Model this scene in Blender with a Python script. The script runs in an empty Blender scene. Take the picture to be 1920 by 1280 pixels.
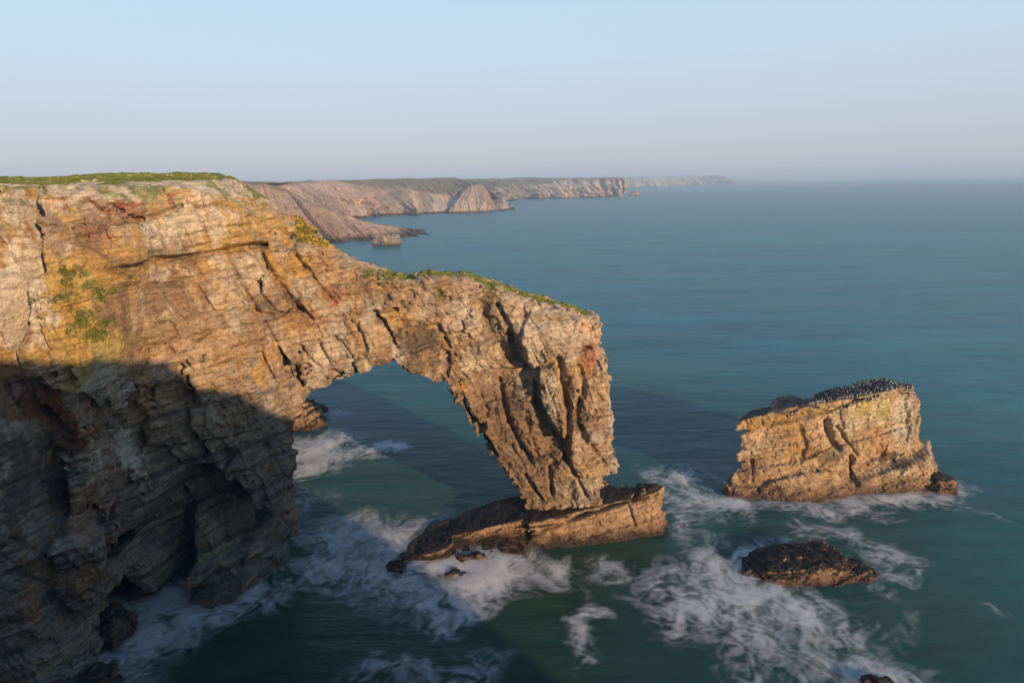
import bpy, math, random, time
import numpy as np
T0 = time.time()
sc = bpy.context.scene
COL = sc.collection
rad = math.radians

# ------------------------------------------------------------------ camera
F_PX, CAM_H, PITCH, ROLL = 1280.0, 42.0, rad(13.2), rad(-0.9)
cp, sp = math.cos(PITCH), math.sin(PITCH)
cr, sr = math.cos(ROLL), math.sin(ROLL)
FWD = np.array([0, cp, -sp]); R0 = np.array([1., 0, 0]); U0 = np.array([0, sp, cp])
RGT = cr*R0 + sr*U0; UPV = -sr*R0 + cr*U0
CAM = np.array([0, 0, CAM_H])
from mathutils import Matrix, Vector
cam_d = bpy.data.cameras.new('camera'); cam = bpy.data.objects.new('camera', cam_d); COL.objects.link(cam)
cam.matrix_world = Matrix(((RGT[0], UPV[0], -FWD[0], CAM[0]), (RGT[1], UPV[1], -FWD[1], CAM[1]),
                           (RGT[2], UPV[2], -FWD[2], CAM[2]), (0, 0, 0, 1)))
cam_d.sensor_width = 36.0; cam_d.lens = 36.0*F_PX/1920.0
cam_d.clip_start = 0.3; cam_d.clip_end = 200000.0
sc.camera = cam

# ------------------------------------------------------------------ sky, sun, exposure
SUN_EL, SUN_AZ = rad(13.5), rad(142.0)      # azimuth clockwise from +Y: the sun stands behind and right of the viewer
sdir = Vector((math.sin(SUN_AZ)*math.cos(SUN_EL), math.cos(SUN_AZ)*math.cos(SUN_EL), math.sin(SUN_EL)))
world = bpy.data.worlds.new("World"); sc.world = world; world.use_nodes = True
wn = world.node_tree.nodes; wl = world.node_tree.links
sky = wn.new('ShaderNodeTexSky'); sky.sky_type = 'NISHITA'; sky.sun_disc = False
sky.sun_elevation = SUN_EL; sky.sun_rotation = SUN_AZ
sky.altitude = 50; sky.air_density = 1.0; sky.dust_density = 1.2; sky.ozone_density = 2.0
tcw = wn.new('ShaderNodeTexCoord'); sep = wn.new('ShaderNodeSeparateXYZ'); wl.new(tcw.outputs['Generated'], sep.inputs[0])
skr = wn.new('ShaderNodeValToRGB'); wl.new(sep.outputs[2], skr.inputs[0]); el_ = skr.color_ramp.elements
for k_, (po_, co_) in enumerate([(0.0, (.44, .49, .62)), (.03, (.495, .515, .605)), (.09, (.52, .59, .71)), (.16, (.54, .68, .81)), (.24, (.525, .69, .835)), (.5, (.22, .40, .64)), (1.0, (.12, .25, .50))]):
    e_ = el_[k_] if k_ < 2 else el_.new(po_)
    e_.position = po_; e_.color = (*co_, 1)
for e_, (po_, co_) in zip(el_, [(0.0, (.44, .49, .62)), (.03, (.495, .515, .605)), (.09, (.52, .59, .71)), (.16, (.54, .68, .81)), (.24, (.525, .69, .835)), (.5, (.22, .40, .64)), (1.0, (.12, .25, .50))]):
    e_.position = po_; e_.color = (*co_, 1)
air = wn.new('ShaderNodeVectorMath'); air.operation = 'SCALE'; air.inputs['Scale'].default_value = 7.6; wl.new(skr.outputs[0], air.inputs[0])
nis = wn.new('ShaderNodeVectorMath'); nis.operation = 'SCALE'; nis.inputs['Scale'].default_value = 0.18; wl.new(sky.outputs[0], nis.inputs[0])
both = wn.new('ShaderNodeVectorMath'); both.operation = 'ADD'; wl.new(air.outputs[0], both.inputs[0]); wl.new(nis.outputs[0], both.inputs[1])
wl.new(both.outputs[0], wn['Background'].inputs[0]); wn['Background'].inputs[1].default_value = 0.10
sun_d = bpy.data.lights.new('sun', 'SUN'); sun = bpy.data.objects.new('sun', sun_d); COL.objects.link(sun)
sun_d.energy = 5.0; sun_d.angle = rad(0.53); sun_d.color = (1.0, 0.69, 0.41)
sun.rotation_euler = sdir.to_track_quat('Z', 'Y').to_euler()
sun.location = (60, -80, 120)
vs = sc.view_settings
vs.view_transform = 'Standard'; vs.look = 'None'; vs.gamma = 1.0; vs.use_curve_mapping = False
vs.exposure = 0.30
sc.cycles.max_bounces = 5; sc.cycles.diffuse_bounces = 2; sc.cycles.glossy_bounces = 2
sc.cycles.transparent_max_bounces = 10; sc.cycles.volume_bounces = 0; sc.cycles.caustics_reflective = False
sc.cycles.use_denoising = True

# ------------------------------------------------------------------ picture pixel -> world point
def ray(px, py): return FWD + RGT*(px-960)/F_PX - UPV*(py-640)/F_PX
def on_water(px, py, z=0.0):
    d = ray(px, py); return CAM + d*((z-CAM_H)/d[2])
def atY(px, py, Y):
    d = ray(px, py); return CAM + d*(Y/d[1])
def X_of(px, Y, z):
    # x for which a point at depth Y, height z shows in picture column px
    v0 = np.array([0, Y, z-CAM_H]); k = (px-960)/F_PX
    return (k*(v0@FWD) - v0@RGT)/(RGT[0] - k*FWD[0])
def project(P):
    v = P - CAM; w = v@FWD
    return 960+F_PX*(v@RGT)/w, 640-F_PX*(v@UPV)/w

# ------------------------------------------------------------------ noise
rng = np.random.RandomState(7)
TAB = rng.rand(64, 64, 64).astype(np.float32)*2-1
H1 = (rng.rand(8192).astype(np.float32)*2-1)
def hsh(a, b=0, c=0):
    return H1[(a*7919 + b*104729 + c*1299709 + 31*(a ^ b)) & 8191]
def vnoise(x, y, z):
    xi = np.floor(x); yi = np.floor(y); zi = np.floor(z)
    fx = (x-xi).astype(np.float32); fy = (y-yi).astype(np.float32); fz = (z-zi).astype(np.float32)
    xi = xi.astype(np.int32) & 63; yi = yi.astype(np.int32) & 63; zi = zi.astype(np.int32) & 63
    fx = fx*fx*(3-2*fx); fy = fy*fy*(3-2*fy); fz = fz*fz*(3-2*fz)
    x1 = (xi+1) & 63; y1 = (yi+1) & 63; z1 = (zi+1) & 63
    def L(a, b, t): return a+(b-a)*t
    return L(L(L(TAB[xi, yi, zi], TAB[x1, yi, zi], fx), L(TAB[xi, y1, zi], TAB[x1, y1, zi], fx), fy),
             L(L(TAB[xi, yi, z1], TAB[x1, yi, z1], fx), L(TAB[xi, y1, z1], TAB[x1, y1, z1], fx), fy), fz)
def fbm(x, y, z, octv=4, gain=0.5):
    s = 0; a = 1.0; t = 0
    for i in range(octv):
        s = s + a*vnoise(x+i*17.3, y+i*9.1, z+i*5.7); t += a
        x, y, z = 1.6*x+1.2*z, 2.03*y, -1.2*x+1.6*z
        a *= gain
    return s/t
def sstep(a, b, x):
    t = np.clip((x-a)/(b-a), 0, 1); return t*t*(3-2*t)

# ------------------------------------------------------------------ rock grain: bedding planes rising to the right, steep joints
def unit(v): v = np.array(v, float); return v/np.linalg.norm(v)
class Grain:
    def __init__(s, dip=12.0, joint=66.0, ydip=0.05, seed=0, beds=.22):
        s.beds = beds
        d, j = rad(dip), rad(joint)
        s.nb = unit((-math.sin(d), -ydip, math.cos(d)))
        s.nj = unit((math.sin(j), 0.25, math.cos(j)))
        s.nk = unit((-0.25*math.sin(j), 1.0, 0.0))
        s.seed = seed
    def coords(s, x, y, z):
        b = s.nb[0]*x + s.nb[1]*y + s.nb[2]*z
        j = s.nj[0]*x + s.nj[1]*y + s.nj[2]*z
        k = s.nk[0]*x + s.nk[1]*y + s.nk[2]*z
        return b, j, k
def blocks(b, j, k, hb, wj, wk, seed):
    # piecewise constant offsets of jointed beds; beds vary in thickness
    bb = b/hb
    li = np.floor(bb + 0.35*np.sin(bb*1.7+seed)).astype(np.int32)
    o = hsh(li, li*0+seed)
    jj = j/(wj*(1.0+0.5*hsh(li, li*0+seed+5))) + o*7.3
    ji = np.floor(jj).astype(np.int32)
    ki = np.floor(k/wk + 5.1*hsh(li, ji, seed+9)).astype(np.int32)
    return 0.65*hsh(li, ji*3+seed, ki*5+1) + 0.35*o
def rock_detail_big(x, y, z, g, gully=0.9):
    wx = vnoise(x*.11+3, y*.11, z*.11)*1.6 + vnoise(x*.33, y*.33+7, z*.33)*.3
    wz = vnoise(x*.13+40, y*.13, z*.13+9)*0.9 + vnoise(x*.4+11, y*.4, z*.4)*.10
    b, j, k = g.coords(x, y, z)
    b = b+wz; j = j+wx; k = k+wx
    d = 0.95*blocks(b, j, k, 4.6, 4.2, 5.0, 11+g.seed) + 0.60*blocks(b, j, k, 1.7, 2.1, 2.4, 23+g.seed)
    d = d + 0.6*fbm(x*.12, y*.12, z*.09, 2)
    lb = np.floor(b/1.15 + .4*vnoise(j*.05, k*.05, b*0+2)).astype(np.int32); d = d + g.beds*hsh(lb, lb*0+g.seed+77)
    # broad buttresses and gullies that follow the joints
    jr = np.abs(vnoise(j*.28, k*.12, b*.05+g.seed))
    d = d + gully*(sstep(.0, .35, jr) - 0.78)
    return d, b, j, k
def rock_detail_small(x, y, z, b, j, k, g):
    d = 0.30*blocks(b, j, k, 0.62, 0.95, 1.2, 37+g.seed) + 0.13*blocks(b, j, k, 0.27, 0.5, 0.7, 53+g.seed)
    n = vnoise(x*.9, y*.9, z*.9); 
    cr_ = np.abs(vnoise(j*.75+20, k*.4, b*.12))
    d = d - 0.34*(1-sstep(0.0, 0.11, cr_))*sstep(-.5, .3, n)
    cb = np.abs(vnoise(j*.1+50, k*.1, b*.8))
    d = d - 0.22*(1-sstep(0.0, 0.09, cb))
    d = d + 0.14*fbm(x*1.1+5, y*1.1, z*1.1, 3, .6)
    return d

# ------------------------------------------------------------------ signed distances
def poly2(x, y, vx, vy):
    """signed distance to a polygon; vx, vy lists of scalars or arrays (one per point)"""
    n = len(vx); d2 = np.full(x.shape, 1e12); inside = np.zeros(x.shape, bool)
    jx, jy = vx[-1], vy[-1]
    for i in range(n):
        ix, iy = vx[i], vy[i]
        ex, ey = jx-ix, jy-iy; wx, wy = x-ix, y-iy
        t = np.clip((wx*ex+wy*ey)/(ex*ex+ey*ey+1e-12), 0, 1)
        bx, by = wx-ex*t, wy-ey*t
        d2 = np.minimum(d2, bx*bx+by*by)
        c = ((iy > y) != (jy > y)) & (x < (jx-ix)*(y-iy)/(np.where(np.abs(jy-iy) < 1e-9, 1e-9, jy-iy))+ix)
        inside ^= c
        jx, jy = ix, iy
    d = np.sqrt(d2)
    return np.where(inside, -d, d)
def smin(a, b, k):
    h = np.clip(0.5+0.5*(b-a)/k, 0, 1); return b+(a-b)*h-k*h*(1-h)
def smax(a, b, k): return -smin(-a, -b, k)
def morph_poly(x, y, z, levels, table):
    """plan outline whose corners move with height"""
    tb = np.array(table, float)          # corners x levels x 2
    vx = [np.interp(z, levels, tb[i, :, 0]) for i in range(len(tb))]
    vy = [np.interp(z, levels, tb[i, :, 1]) for i in range(len(tb))]
    return poly2(x, y, vx, vy)

# ------------------------------------------------------------------ relief stamped on faces, authored on the face's own x/z
def stamp_list(base, items, y_lo, y_hi):
    """items: ('crack', [(px,py)...], depth, width) or ('block', [(px,py)...], offset, edge)"""
    out = []
    for kind, pts, a, w in items:
        if kind == 'hollow':
            out.append((kind, np.array([atY(px, py, 63.0) for px, py in pts]), a, w)); continue
        q = [raycast(base, px, py) for px, py in pts]
        q = [p for p in q if p is not None]
        if len(q) >= 2:
            out.append((kind, np.array(q), a, w))
    return out
def raycast(base, px, py, t0=15.0, t1=170.0):
    d = ray(px, py); d = d/np.linalg.norm(d)
    t = np.arange(t0, t1, 0.35)
    P = CAM + t[:, None]*d
    v = base(P[:, 0], P[:, 1], P[:, 2])
    i = np.argmax(v < 0)
    if v[i] >= 0: return None
    return P[i]
def apply_stamps(d, x, y, z, stamps):
    for kind, q, a, w in stamps:
        dep = 7 if abs(a) < 4 else 14
        near = (y > (58.0 if kind == 'hollow' else -1e9)) & (x > q[:, 0].min()-3*w-1) & (x < q[:, 0].max()+3*w+1) & (z > q[:, 2].min()-3*w-1) & (z < q[:, 2].max()+3*w+1) & (y < q[:, 1].max()+dep) & (y > q[:, 1].min()-dep)
        if not near.any(): continue
        idx = np.nonzero(near)[0]
        xs, zs, ys = x[idx], z[idx], y[idx]
        wob = 0.35*vnoise(xs*.8, ys*.8, zs*.8) + 0.7*vnoise(xs*.3, ys*.3, zs*.3+9)
        if kind == 'crack':
            dd = np.full(xs.shape, 1e9)
            for i in range(len(q)-1):
                ax, az = q[i, 0], q[i, 2]; bx, bz = q[i+1, 0]-ax, q[i+1, 2]-az
                t = np.clip(((xs-ax)*bx+(zs-az)*bz)/(bx*bx+bz*bz+1e-9), 0, 1)
                dd = np.minimum(dd, np.hypot(xs-ax-bx*t, zs-az-bz*t))
            dd = np.maximum(dd+wob*w*0.9, 0)
            d[idx] += a*np.exp(-(dd/w)**2)
        else:
            pd = poly2(xs+wob*.5, zs+wob*.4, list(q[:, 0]), list(q[:, 2]))
            d[idx] -= a*(1-sstep(-w, w, pd))
    return d

# ------------------------------------------------------------------ sparse surface nets
def surface_nets(base, big, small, lo, hi, vox, n=4, thr_big=3.2):
    lo = np.array(lo, float); S = n*vox; C2 = 2
    nb = np.ceil((np.array(hi)-lo)/(S*C2)).astype(int)
    # coarse pass: a block counts when the rough surface is close or changes side across its corners
    SC = S*C2
    gl = np.stack(np.meshgrid(*[np.arange(m_+1) for m_ in nb], indexing='ij'), -1)
    c = lo+gl.reshape(-1, 3)*SC
    v = base(c[:, 0], c[:, 1], c[:, 2]).reshape(gl.shape[:3])
    cube = [v[a_:a_+nb[0], b_:b_+nb[1], c_:c_+nb[2]] for a_ in (0, 1) for b_ in (0, 1) for c_ in (0, 1)]
    mn = np.minimum.reduce(cube); mx = np.maximum.reduce(cube)
    act = (mn < thr_big) & (mx > -thr_big)
    ci = np.stack(np.nonzero(act), 1)
    off = np.stack(np.meshgrid([0, 1], [0, 1], [0, 1], indexing='ij'), -1).reshape(-1, 3)
    bi = (ci[:, None, :]*C2+off[None]).reshape(-1, 3)
    # medium pass on the corners and the centres of the small blocks
    dm = nb*C2+1
    ck = (bi[:, None, :]+off[None]).reshape(-1, 3)
    kk_ = (ck[:, 0]*dm[1]+ck[:, 1])*dm[2]+ck[:, 2]
    uk, inv_ = np.unique(kk_, return_inverse=True)
    ug = np.stack([uk//(dm[1]*dm[2]), (uk//dm[2]) % dm[1], uk % dm[2]], 1)
    c = lo+ug*S
    d0 = base(c[:, 0], c[:, 1], c[:, 2])
    vc = big(c[:, 0], c[:, 1], c[:, 2], d0)[0][inv_].reshape(-1, 8)
    c = lo+(bi+.5)*S
    d0 = base(c[:, 0], c[:, 1], c[:, 2])
    vm_ = big(c[:, 0], c[:, 1], c[:, 2], d0)[0]
    mn = np.minimum(vc.min(1), vm_); mx = np.maximum(vc.max(1), vm_)
    keep = (mn < .75) & (mx > -.75)
    # and their direct neighbours
    kb = (bi[:, 0]*dm[1]+bi[:, 1])*dm[2]+bi[:, 2]
    hot = (mn < .2) & (mx > -.2)
    grow = set()
    hb_ = kb[hot]
    nbk = np.unique(np.concatenate([hb_+s_ for s_ in (0, 1, -1, dm[2], -dm[2], dm[1]*dm[2], -dm[1]*dm[2])]))
    keep |= np.isin(kb, nbk)
    bi = bi[keep]
    m = n+1
    o = np.stack(np.meshgrid(np.arange(m), np.arange(m), np.arange(m), indexing='ij'), -1).reshape(-1, 3)
    V = np.empty((len(bi), m**3), np.float32)
    CH = 6000
    for s in range(0, len(bi), CH):
        gi = (bi[s:s+CH, None, :]*n+o[None]).reshape(-1, 3)
        P = lo+gi*vox
        x, y, z = P[:, 0], P[:, 1], P[:, 2]
        d0 = base(x, y, z)
        ok = np.abs(d0) < 5.5
        dd = d0.copy()
        i = np.nonzero(ok)[0]
        d1, b, j, k = big(x[i], y[i], z[i], d0[i])
        dd[i] = d1
        q = np.abs(d1) < 0.95; i2 = i[q]
        dd[i2] = d1[q] - small(x[i2], y[i2], z[i2], b[q], j[q], k[q])
        V[s:s+CH] = dd.reshape(-1, m**3)
    V = V.reshape(-1, m, m, m)
    V[V == 0] = 1e-6
    corners = [V[:, a:a+n, b:b+n, c:c+n] for a in (0, 1) for b in (0, 1) for c in (0, 1)]
    neg = sum((q < 0).astype(np.int8) for q in corners)
    cell = (neg > 0) & (neg < 8)
    B, I, J, K = np.nonzero(cell)
    gc = bi[B]*n + np.stack([I, J, K], 1)
    cv = np.stack([q[B, I, J, K] for q in corners], 1)      # index a*4+b*2+c
    acc = np.zeros((len(B), 3)); cnt = np.zeros(len(B))
    co = np.array([[a, b, c] for a in (0, 1) for b in (0, 1) for c in (0, 1)], float)
    for p in range(8):
        for ax in range(3):
            bit = (4, 2, 1)[ax]
            if p & bit: continue
            q = p | bit
            s = (cv[:, p] < 0) != (cv[:, q] < 0)
            t = cv[:, p]/(cv[:, p]-cv[:, q]+1e-12)
            pt = co[p][None]+(co[q]-co[p])[None]*t[:, None]
            acc[s] += pt[s]; cnt[s] += 1
    verts = lo + (gc + acc/cnt[:, None])*vox
    dims = nb*C2*n+2
    key = (gc[:, 0]*dims[1]+gc[:, 1])*dims[2]+gc[:, 2]
    order = np.argsort(key); sk = key[order]
    def look(g):
        kk = (g[:, 0]*dims[1]+g[:, 1])*dims[2]+g[:, 2]
        p = np.searchsorted(sk, kk); p = np.minimum(p, len(sk)-1)
        return np.where(sk[p] == kk, order[p], -1)
    quads = []
    for ax in range(3):
        q = (4, 2, 1)[ax]
        s0 = cv[:, 0] < 0; s1 = cv[:, q] < 0
        e = np.nonzero(s0 != s1)[0]
        u, w = [(1, 2), (2, 0), (0, 1)][ax]
        g = gc[e]
        eu = np.zeros(3, int); eu[u] = 1; ew = np.zeros(3, int); ew[w] = 1
        a = e; b = look(g-eu); c = look(g-eu-ew); d = look(g-ew)
        okq = (b >= 0) & (c >= 0) & (d >= 0)
        Q = np.stack([a, b, c, d], 1)[okq]; inn = s0[e][okq]
        Q[~inn] = Q[~inn][:, ::-1]
        quads.append(Q)
    quads = np.concatenate(quads)
    return verts, quads
def mesh_obj(name, verts, faces, mat, parent=None, smooth=True, attrs=None):
    me = bpy.data.meshes.new(name)
    verts = np.asarray(verts, np.float32); faces = np.asarray(faces, np.int32)
    nf, k = faces.shape
    me.vertices.add(len(verts)); me.vertices.foreach_set('co', verts.ravel())
    me.loops.add(nf*k); me.loops.foreach_set('vertex_index', faces.ravel())
    me.polygons.add(nf); me.polygons.foreach_set('loop_start', np.arange(0, nf*k, k, dtype=np.int32))
    me.polygons.foreach_set('loop_total', np.full(nf, k, np.int32))
    if smooth is not None: me.polygons.foreach_set('use_smooth', np.full(nf, bool(smooth)))
    for an, arr in (attrs or {}).items():
        if arr.ndim == 2:
            a = me.attributes.new(an, 'FLOAT_COLOR', 'POINT')
            a.data.foreach_set('color', np.concatenate([arr, np.ones((len(arr), 1))], 1).astype(np.float32).ravel())
        else:
            a = me.attributes.new(an, 'FLOAT', 'POINT'); a.data.foreach_set('value', arr.astype(np.float32))
    me.update(calc_edges=True); me.validate(clean_customdata=False)
    if mat: me.materials.append(mat)
    o = bpy.data.objects.new(name, me); COL.objects.link(o)
    if parent: o.parent = parent
    return o
def pick(verts, quads, mask_f):
    q = quads[mask_f]; u, inv = np.unique(q, return_inverse=True)
    return verts[u], inv.reshape(q.shape), u
def largest(verts, quads, keep_min=400):
    """drop loose specks"""
    n = len(verts); lab = np.arange(n)
    e = np.concatenate([quads[:, [0, 1]], quads[:, [1, 2]], quads[:, [2, 3]]])
    for _ in range(60):
        m = np.minimum(lab[e[:, 0]], lab[e[:, 1]])
        new = lab.copy(); np.minimum.at(new, e[:, 0], m); np.minimum.at(new, e[:, 1], m)
        new = new[new]; new = new[new]
        if (new == lab).all(): break
        lab = new
    cnt = np.bincount(lab, minlength=n)
    ok = cnt[lab] >= keep_min
    f = ok[quads].all(1)
    return pick(verts, quads, f)[:2]
def vnormals(v, q):
    n = np.cross(v[q[:, 2]]-v[q[:, 0]], v[q[:, 3]]-v[q[:, 1]])
    out = np.zeros_like(v)
    for i in range(4):
        for a in range(3): out[:, a] += np.bincount(q[:, i], n[:, a], len(v))
    return out/(np.linalg.norm(out, axis=1)[:, None]+1e-9)
def tag(o, label=None, cat=None, group=None, kind=None):
    if label: o['label'] = label
    if cat: o['category'] = cat
    if group: o['group'] = group
    if kind: o['kind'] = kind
    return o
def empty(name, loc=(0, 0, 0)):
    o = bpy.data.objects.new(name, None); COL.objects.link(o); o.location = loc; return o

# ------------------------------------------------------------------ materials
def nodes_of(m):
    m.use_nodes = True; return m.node_tree.nodes, m.node_tree.links, m.node_tree.nodes['Principled BSDF']
def rock_material(name, dip=12, rough=0.86, fine=1.0, bump=0.42, var=0.45, bedsc=(0.35, 0.35, 2.6)):
    m = bpy.data.materials.new(name); n, l, p = nodes_of(m)
    p.inputs['Roughness'].default_value = rough; p.inputs['Specular IOR Level'].default_value = 0.25
    at = n.new('ShaderNodeAttribute'); at.attribute_name = 'tint'
    tc = n.new('ShaderNodeTexCoord')
    mp = n.new('ShaderNodeMapping'); mp.inputs['Rotation'].default_value = (0, rad(dip), 0)
    l.new(tc.outputs['Object'], mp.inputs[0])
    st = n.new('ShaderNodeMapping'); st.inputs['Scale'].default_value = [q*fine for q in bedsc]
    l.new(mp.outputs[0], st.inputs[0])
    def noise(vec, scale, det, rgh=0.6, dist=0.0):
        t = n.new('ShaderNodeTexNoise'); t.inputs['Scale'].default_value = scale
        t.inputs['Detail'].default_value = det; t.inputs['Roughness'].default_value = rgh; t.inputs['Distortion'].default_value = dist
        l.new(vec, t.inputs['Vector']); return t
    def ramp(src, stops):
        r = n.new('ShaderNodeValToRGB'); l.new(src, r.inputs[0])
        el = r.color_ramp.elements
        while len(el) < len(stops): el.new(0.5)
        for e, (pos, c) in zip(el, stops): e.position = pos; e.color = (c, c, c, 1) if not isinstance(c, tuple) else (*c, 1)
        return r
    bed = noise(st.outputs[0], 1.1, 6, 0.7, 0.12)
    grit = noise(tc.outputs['Object'], 1.9*fine, 9, 0.72)
    speck = noise(tc.outputs['Object'], 7.0*fine, 4, 0.7)
    def mul(c1, c2, f=1.0):
        x = n.new('ShaderNodeMix'); x.data_type = 'RGBA'; x.blend_type = 'MULTIPLY'; x.inputs[0].default_value = f
        l.new(c1, x.inputs[6]); l.new(c2, x.inputs[7]); return x.outputs[2]
    c = mul(at.outputs['Color'], ramp(bed.outputs[0], [(0.30, 1-var*1.1), (0.5, 1.0), (0.72, 1+var*0.6)]).outputs[0])
    c = mul(c, ramp(grit.outputs[0], [(0.28, (1-var*1.2, 1-var*1.3, 1-var*1.3)), (0.5, (1., 1., 1.)), (0.72, (1+var*.8, 1+var*.8, 1+var*.75))]).outputs[0])
    c = mul(c, ramp(speck.outputs[0], [(0.3, 0.72), (0.5, 1.0), (0.7, 1.3)]).outputs[0])
    vor = n.new('ShaderNodeTexVoronoi'); vor.feature = 'DISTANCE_TO_EDGE'; vor.inputs['Scale'].default_value = 1.15*fine
    vm = n.new('ShaderNodeMapping'); vm.inputs['Scale'].default_value = (0.5, 0.5, 1.9)
    wv = n.new('ShaderNodeMix'); wv.data_type = 'VECTOR'; wv.inputs[0].default_value = 0.42
    l.new(mp.outputs[0], wv.inputs[4]); l.new(grit.outputs['Color'], wv.inputs[5])
    l.new(wv.outputs[1], vm.inputs[0]); l.new(vm.outputs[0], vor.inputs['Vector'])
    cr2 = ramp(vor.outputs['Distance'], [(0.0, 0.0), (0.06, 1.0)])
    c = mul(c, ramp(vor.outputs['Distance'], [(0.0, .45), (0.03, 1.0)]).outputs[0], .38)
    l.new(c, p.inputs['Base Color'])
    def math2(op, a, b):
        x = n.new('ShaderNodeMath'); x.operation = op
        for i, q in enumerate((a, b)):
            if isinstance(q, (int, float)): x.inputs[i].default_value = q
            else: l.new(q, x.inputs[i])
        return x.outputs[0]
    hgt = math2('ADD', math2('MULTIPLY', bed.outputs[0], 0.6), math2('MULTIPLY', grit.outputs[0], 0.75))
    hgt = math2('ADD', hgt, math2('MULTIPLY', cr2.outputs[0], 0.10))
    v2 = n.new('ShaderNodeTexVoronoi'); v2.feature = 'F1'; v2.inputs['Scale'].default_value = 1.5*fine; l.new(vm.outputs[0], v2.inputs['Vector'])
    sx2 = n.new('ShaderNodeSeparateColor'); l.new(v2.outputs['Color'], sx2.inputs[0])
    hgt = math2('ADD', hgt, math2('MULTIPLY', sx2.outputs[0], 0.55))
    bp = n.new('ShaderNodeBump'); bp.inputs['Strength'].default_value = 1.0; bp.inputs['Distance'].default_value = bump
    l.new(hgt, bp.inputs['Height']); l.new(bp.outputs[0], p.inputs['Normal'])
    return m
VOX = 0.17
if 'VOXQ' in globals(): VOX = VOXQ
def prof(pts):
    q = np.array([atY(px, py, Y)[[0, 2]] for px, py, Y in pts]); o = np.argsort(q[:, 0]); return q[o, 0], q[o, 1]
def lerp_tab(levels, rows):
    out = []
    for r in rows:
        if r[0] == 'abs': out.append([(r[1], r[2])]*len(levels))
        else: out.append([(X_of(px, Y, z), Y) for (px, Y), z in zip(r, levels)])
    return out

# ================================================================== the mainland cliff and the arch that springs from it
LV = [0, 14, 28, 36, 43]
HEAD = lerp_tab(LV, [
    ('abs', -130, 8), ('abs', -62, 24),
    [(-180, 43), (-180, 44), (-180, 46), (-180, 48), (-180, 50)],
    [(0, 46), (0, 47.5), (0, 50), (0, 52.5), (0, 55)],
    [(172, 51), (174, 52), (203, 54.5), (230, 57.5), (165, 60)],
    [(192, 62), (215, 57.5), (262, 59.5), (262, 62), (262, 64)],
    [(350, 64.5), (350, 63.5), (350, 63.5), (350, 65.5), (350, 67)],
    [(480, 66), (480, 66.5), (480, 68), (460, 69.5), (400, 71)],
    [(555, 70), (538, 71.5), (556, 72), (560, 75), (440, 77)],
    [(548, 80), (530, 82), (556, 83), (556, 85), (440, 90)],
    [(541, 95), (520, 97), (530, 98), (510, 98), (430, 100)],
    [(546, 112), (525, 110), (500, 108), (470, 107), (420, 107)],
    ('abs', -80, 135), ('abs', -160, 150)])
shx, shz = prof([(300, 333, 75), (430, 331, 75), (462, 343, 75), (500, 360, 75), (550, 388, 75), (585, 412, 75), (600, 430, 75), (620, 466, 75), (640, 487, 75),
                 (690, 511, 75), (750, 524, 75), (800, 519, 75), (870, 522, 75), (950, 546, 75), (1010, 568, 75), (1090, 589, 75), (1122, 596, 75)])
def headland_top(x, y):
    base = 42.1 + 1.5*sstep(62, 95, y + 0.25*(x+40)) + 0.35*vnoise(x*.08, y*.08, x*0+3)
    return np.minimum(base, np.interp(x, shx, shz) + np.where(x < -34, 4.0, 0.0) + 0.25*np.abs(y-76)*0)
BR_TOP = [(470, 400, 75), (540, 440, 75), (640, 487, 75), (690, 511, 75), (750, 524, 75), (800, 519, 75), (870, 522, 75), (950, 546, 75), (1010, 568, 75), (1090, 589, 75), (1120, 596, 75)]
BR_REST = [(1127, 606, 74), (1126, 640, 74), (1130, 700, 74), (1139, 740, 74), (1146, 820, 74), (1155, 868, 74), (1150, 900, 74), (1110, 985, 74.5), (1000, 985, 74.5),
           (958, 918, 74), (945, 892, 74), (926, 886, 74), (905, 850, 74), (882, 800, 74), (852, 765, 74), (832, 728, 73.5), (792, 705, 73.5), (745, 683, 73),
           (700, 696, 72.5), (640, 714, 72.5), (578, 738, 72.5), (545, 770, 72.5), (490, 800, 72.5), (440, 700, 72.5)]
BP = np.array([atY(px, py, Y)[[0, 2]] for px, py, Y in BR_TOP+BR_REST])
def bridge_sdf(x, y, z):
    yc = 78.2 + 0.0*x; half = 4.6 + 0.05*np.clip(26-z, 0, 26)
    # the crest is narrower than the root of the span; the pillar leans forward slightly towards its foot
    topz = np.interp(x, shx, shz)
    half = half - 1.3*sstep(7, 0, topz-z)
    front = 73.2 + 0.0*z + 1.4*sstep(8, 0, topz-z) + 1.0*sstep(9, 4, z) - 0.9*sstep(-12, -22, x)
    back = front + 2*half
    # the leg's inner side turns away from the sea, so its front is a wedge
    front = front + .40*np.clip(6.5+.1*(z-12)-x, 0, 9)*sstep(27, 20, z)*sstep(-13, -7, x)
    d2 = poly2(x, z, list(BP[:, 0]), list(BP[:, 1]))
    dy = np.maximum(front-y, y-back)
    return smax(d2, dy, 1.2)
def main_base0(x, y, z):
    x = x.astype(float); y = y.astype(float); z = z.astype(float)
    dh = morph_poly(x, y, np.clip(z, 0, 43), LV, HEAD)
    dh = smax(dh, z-headland_top(x, y), 1.5)
    db = bridge_sdf(x, y, z)
    return smin(dh, db, 1.6)
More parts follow.
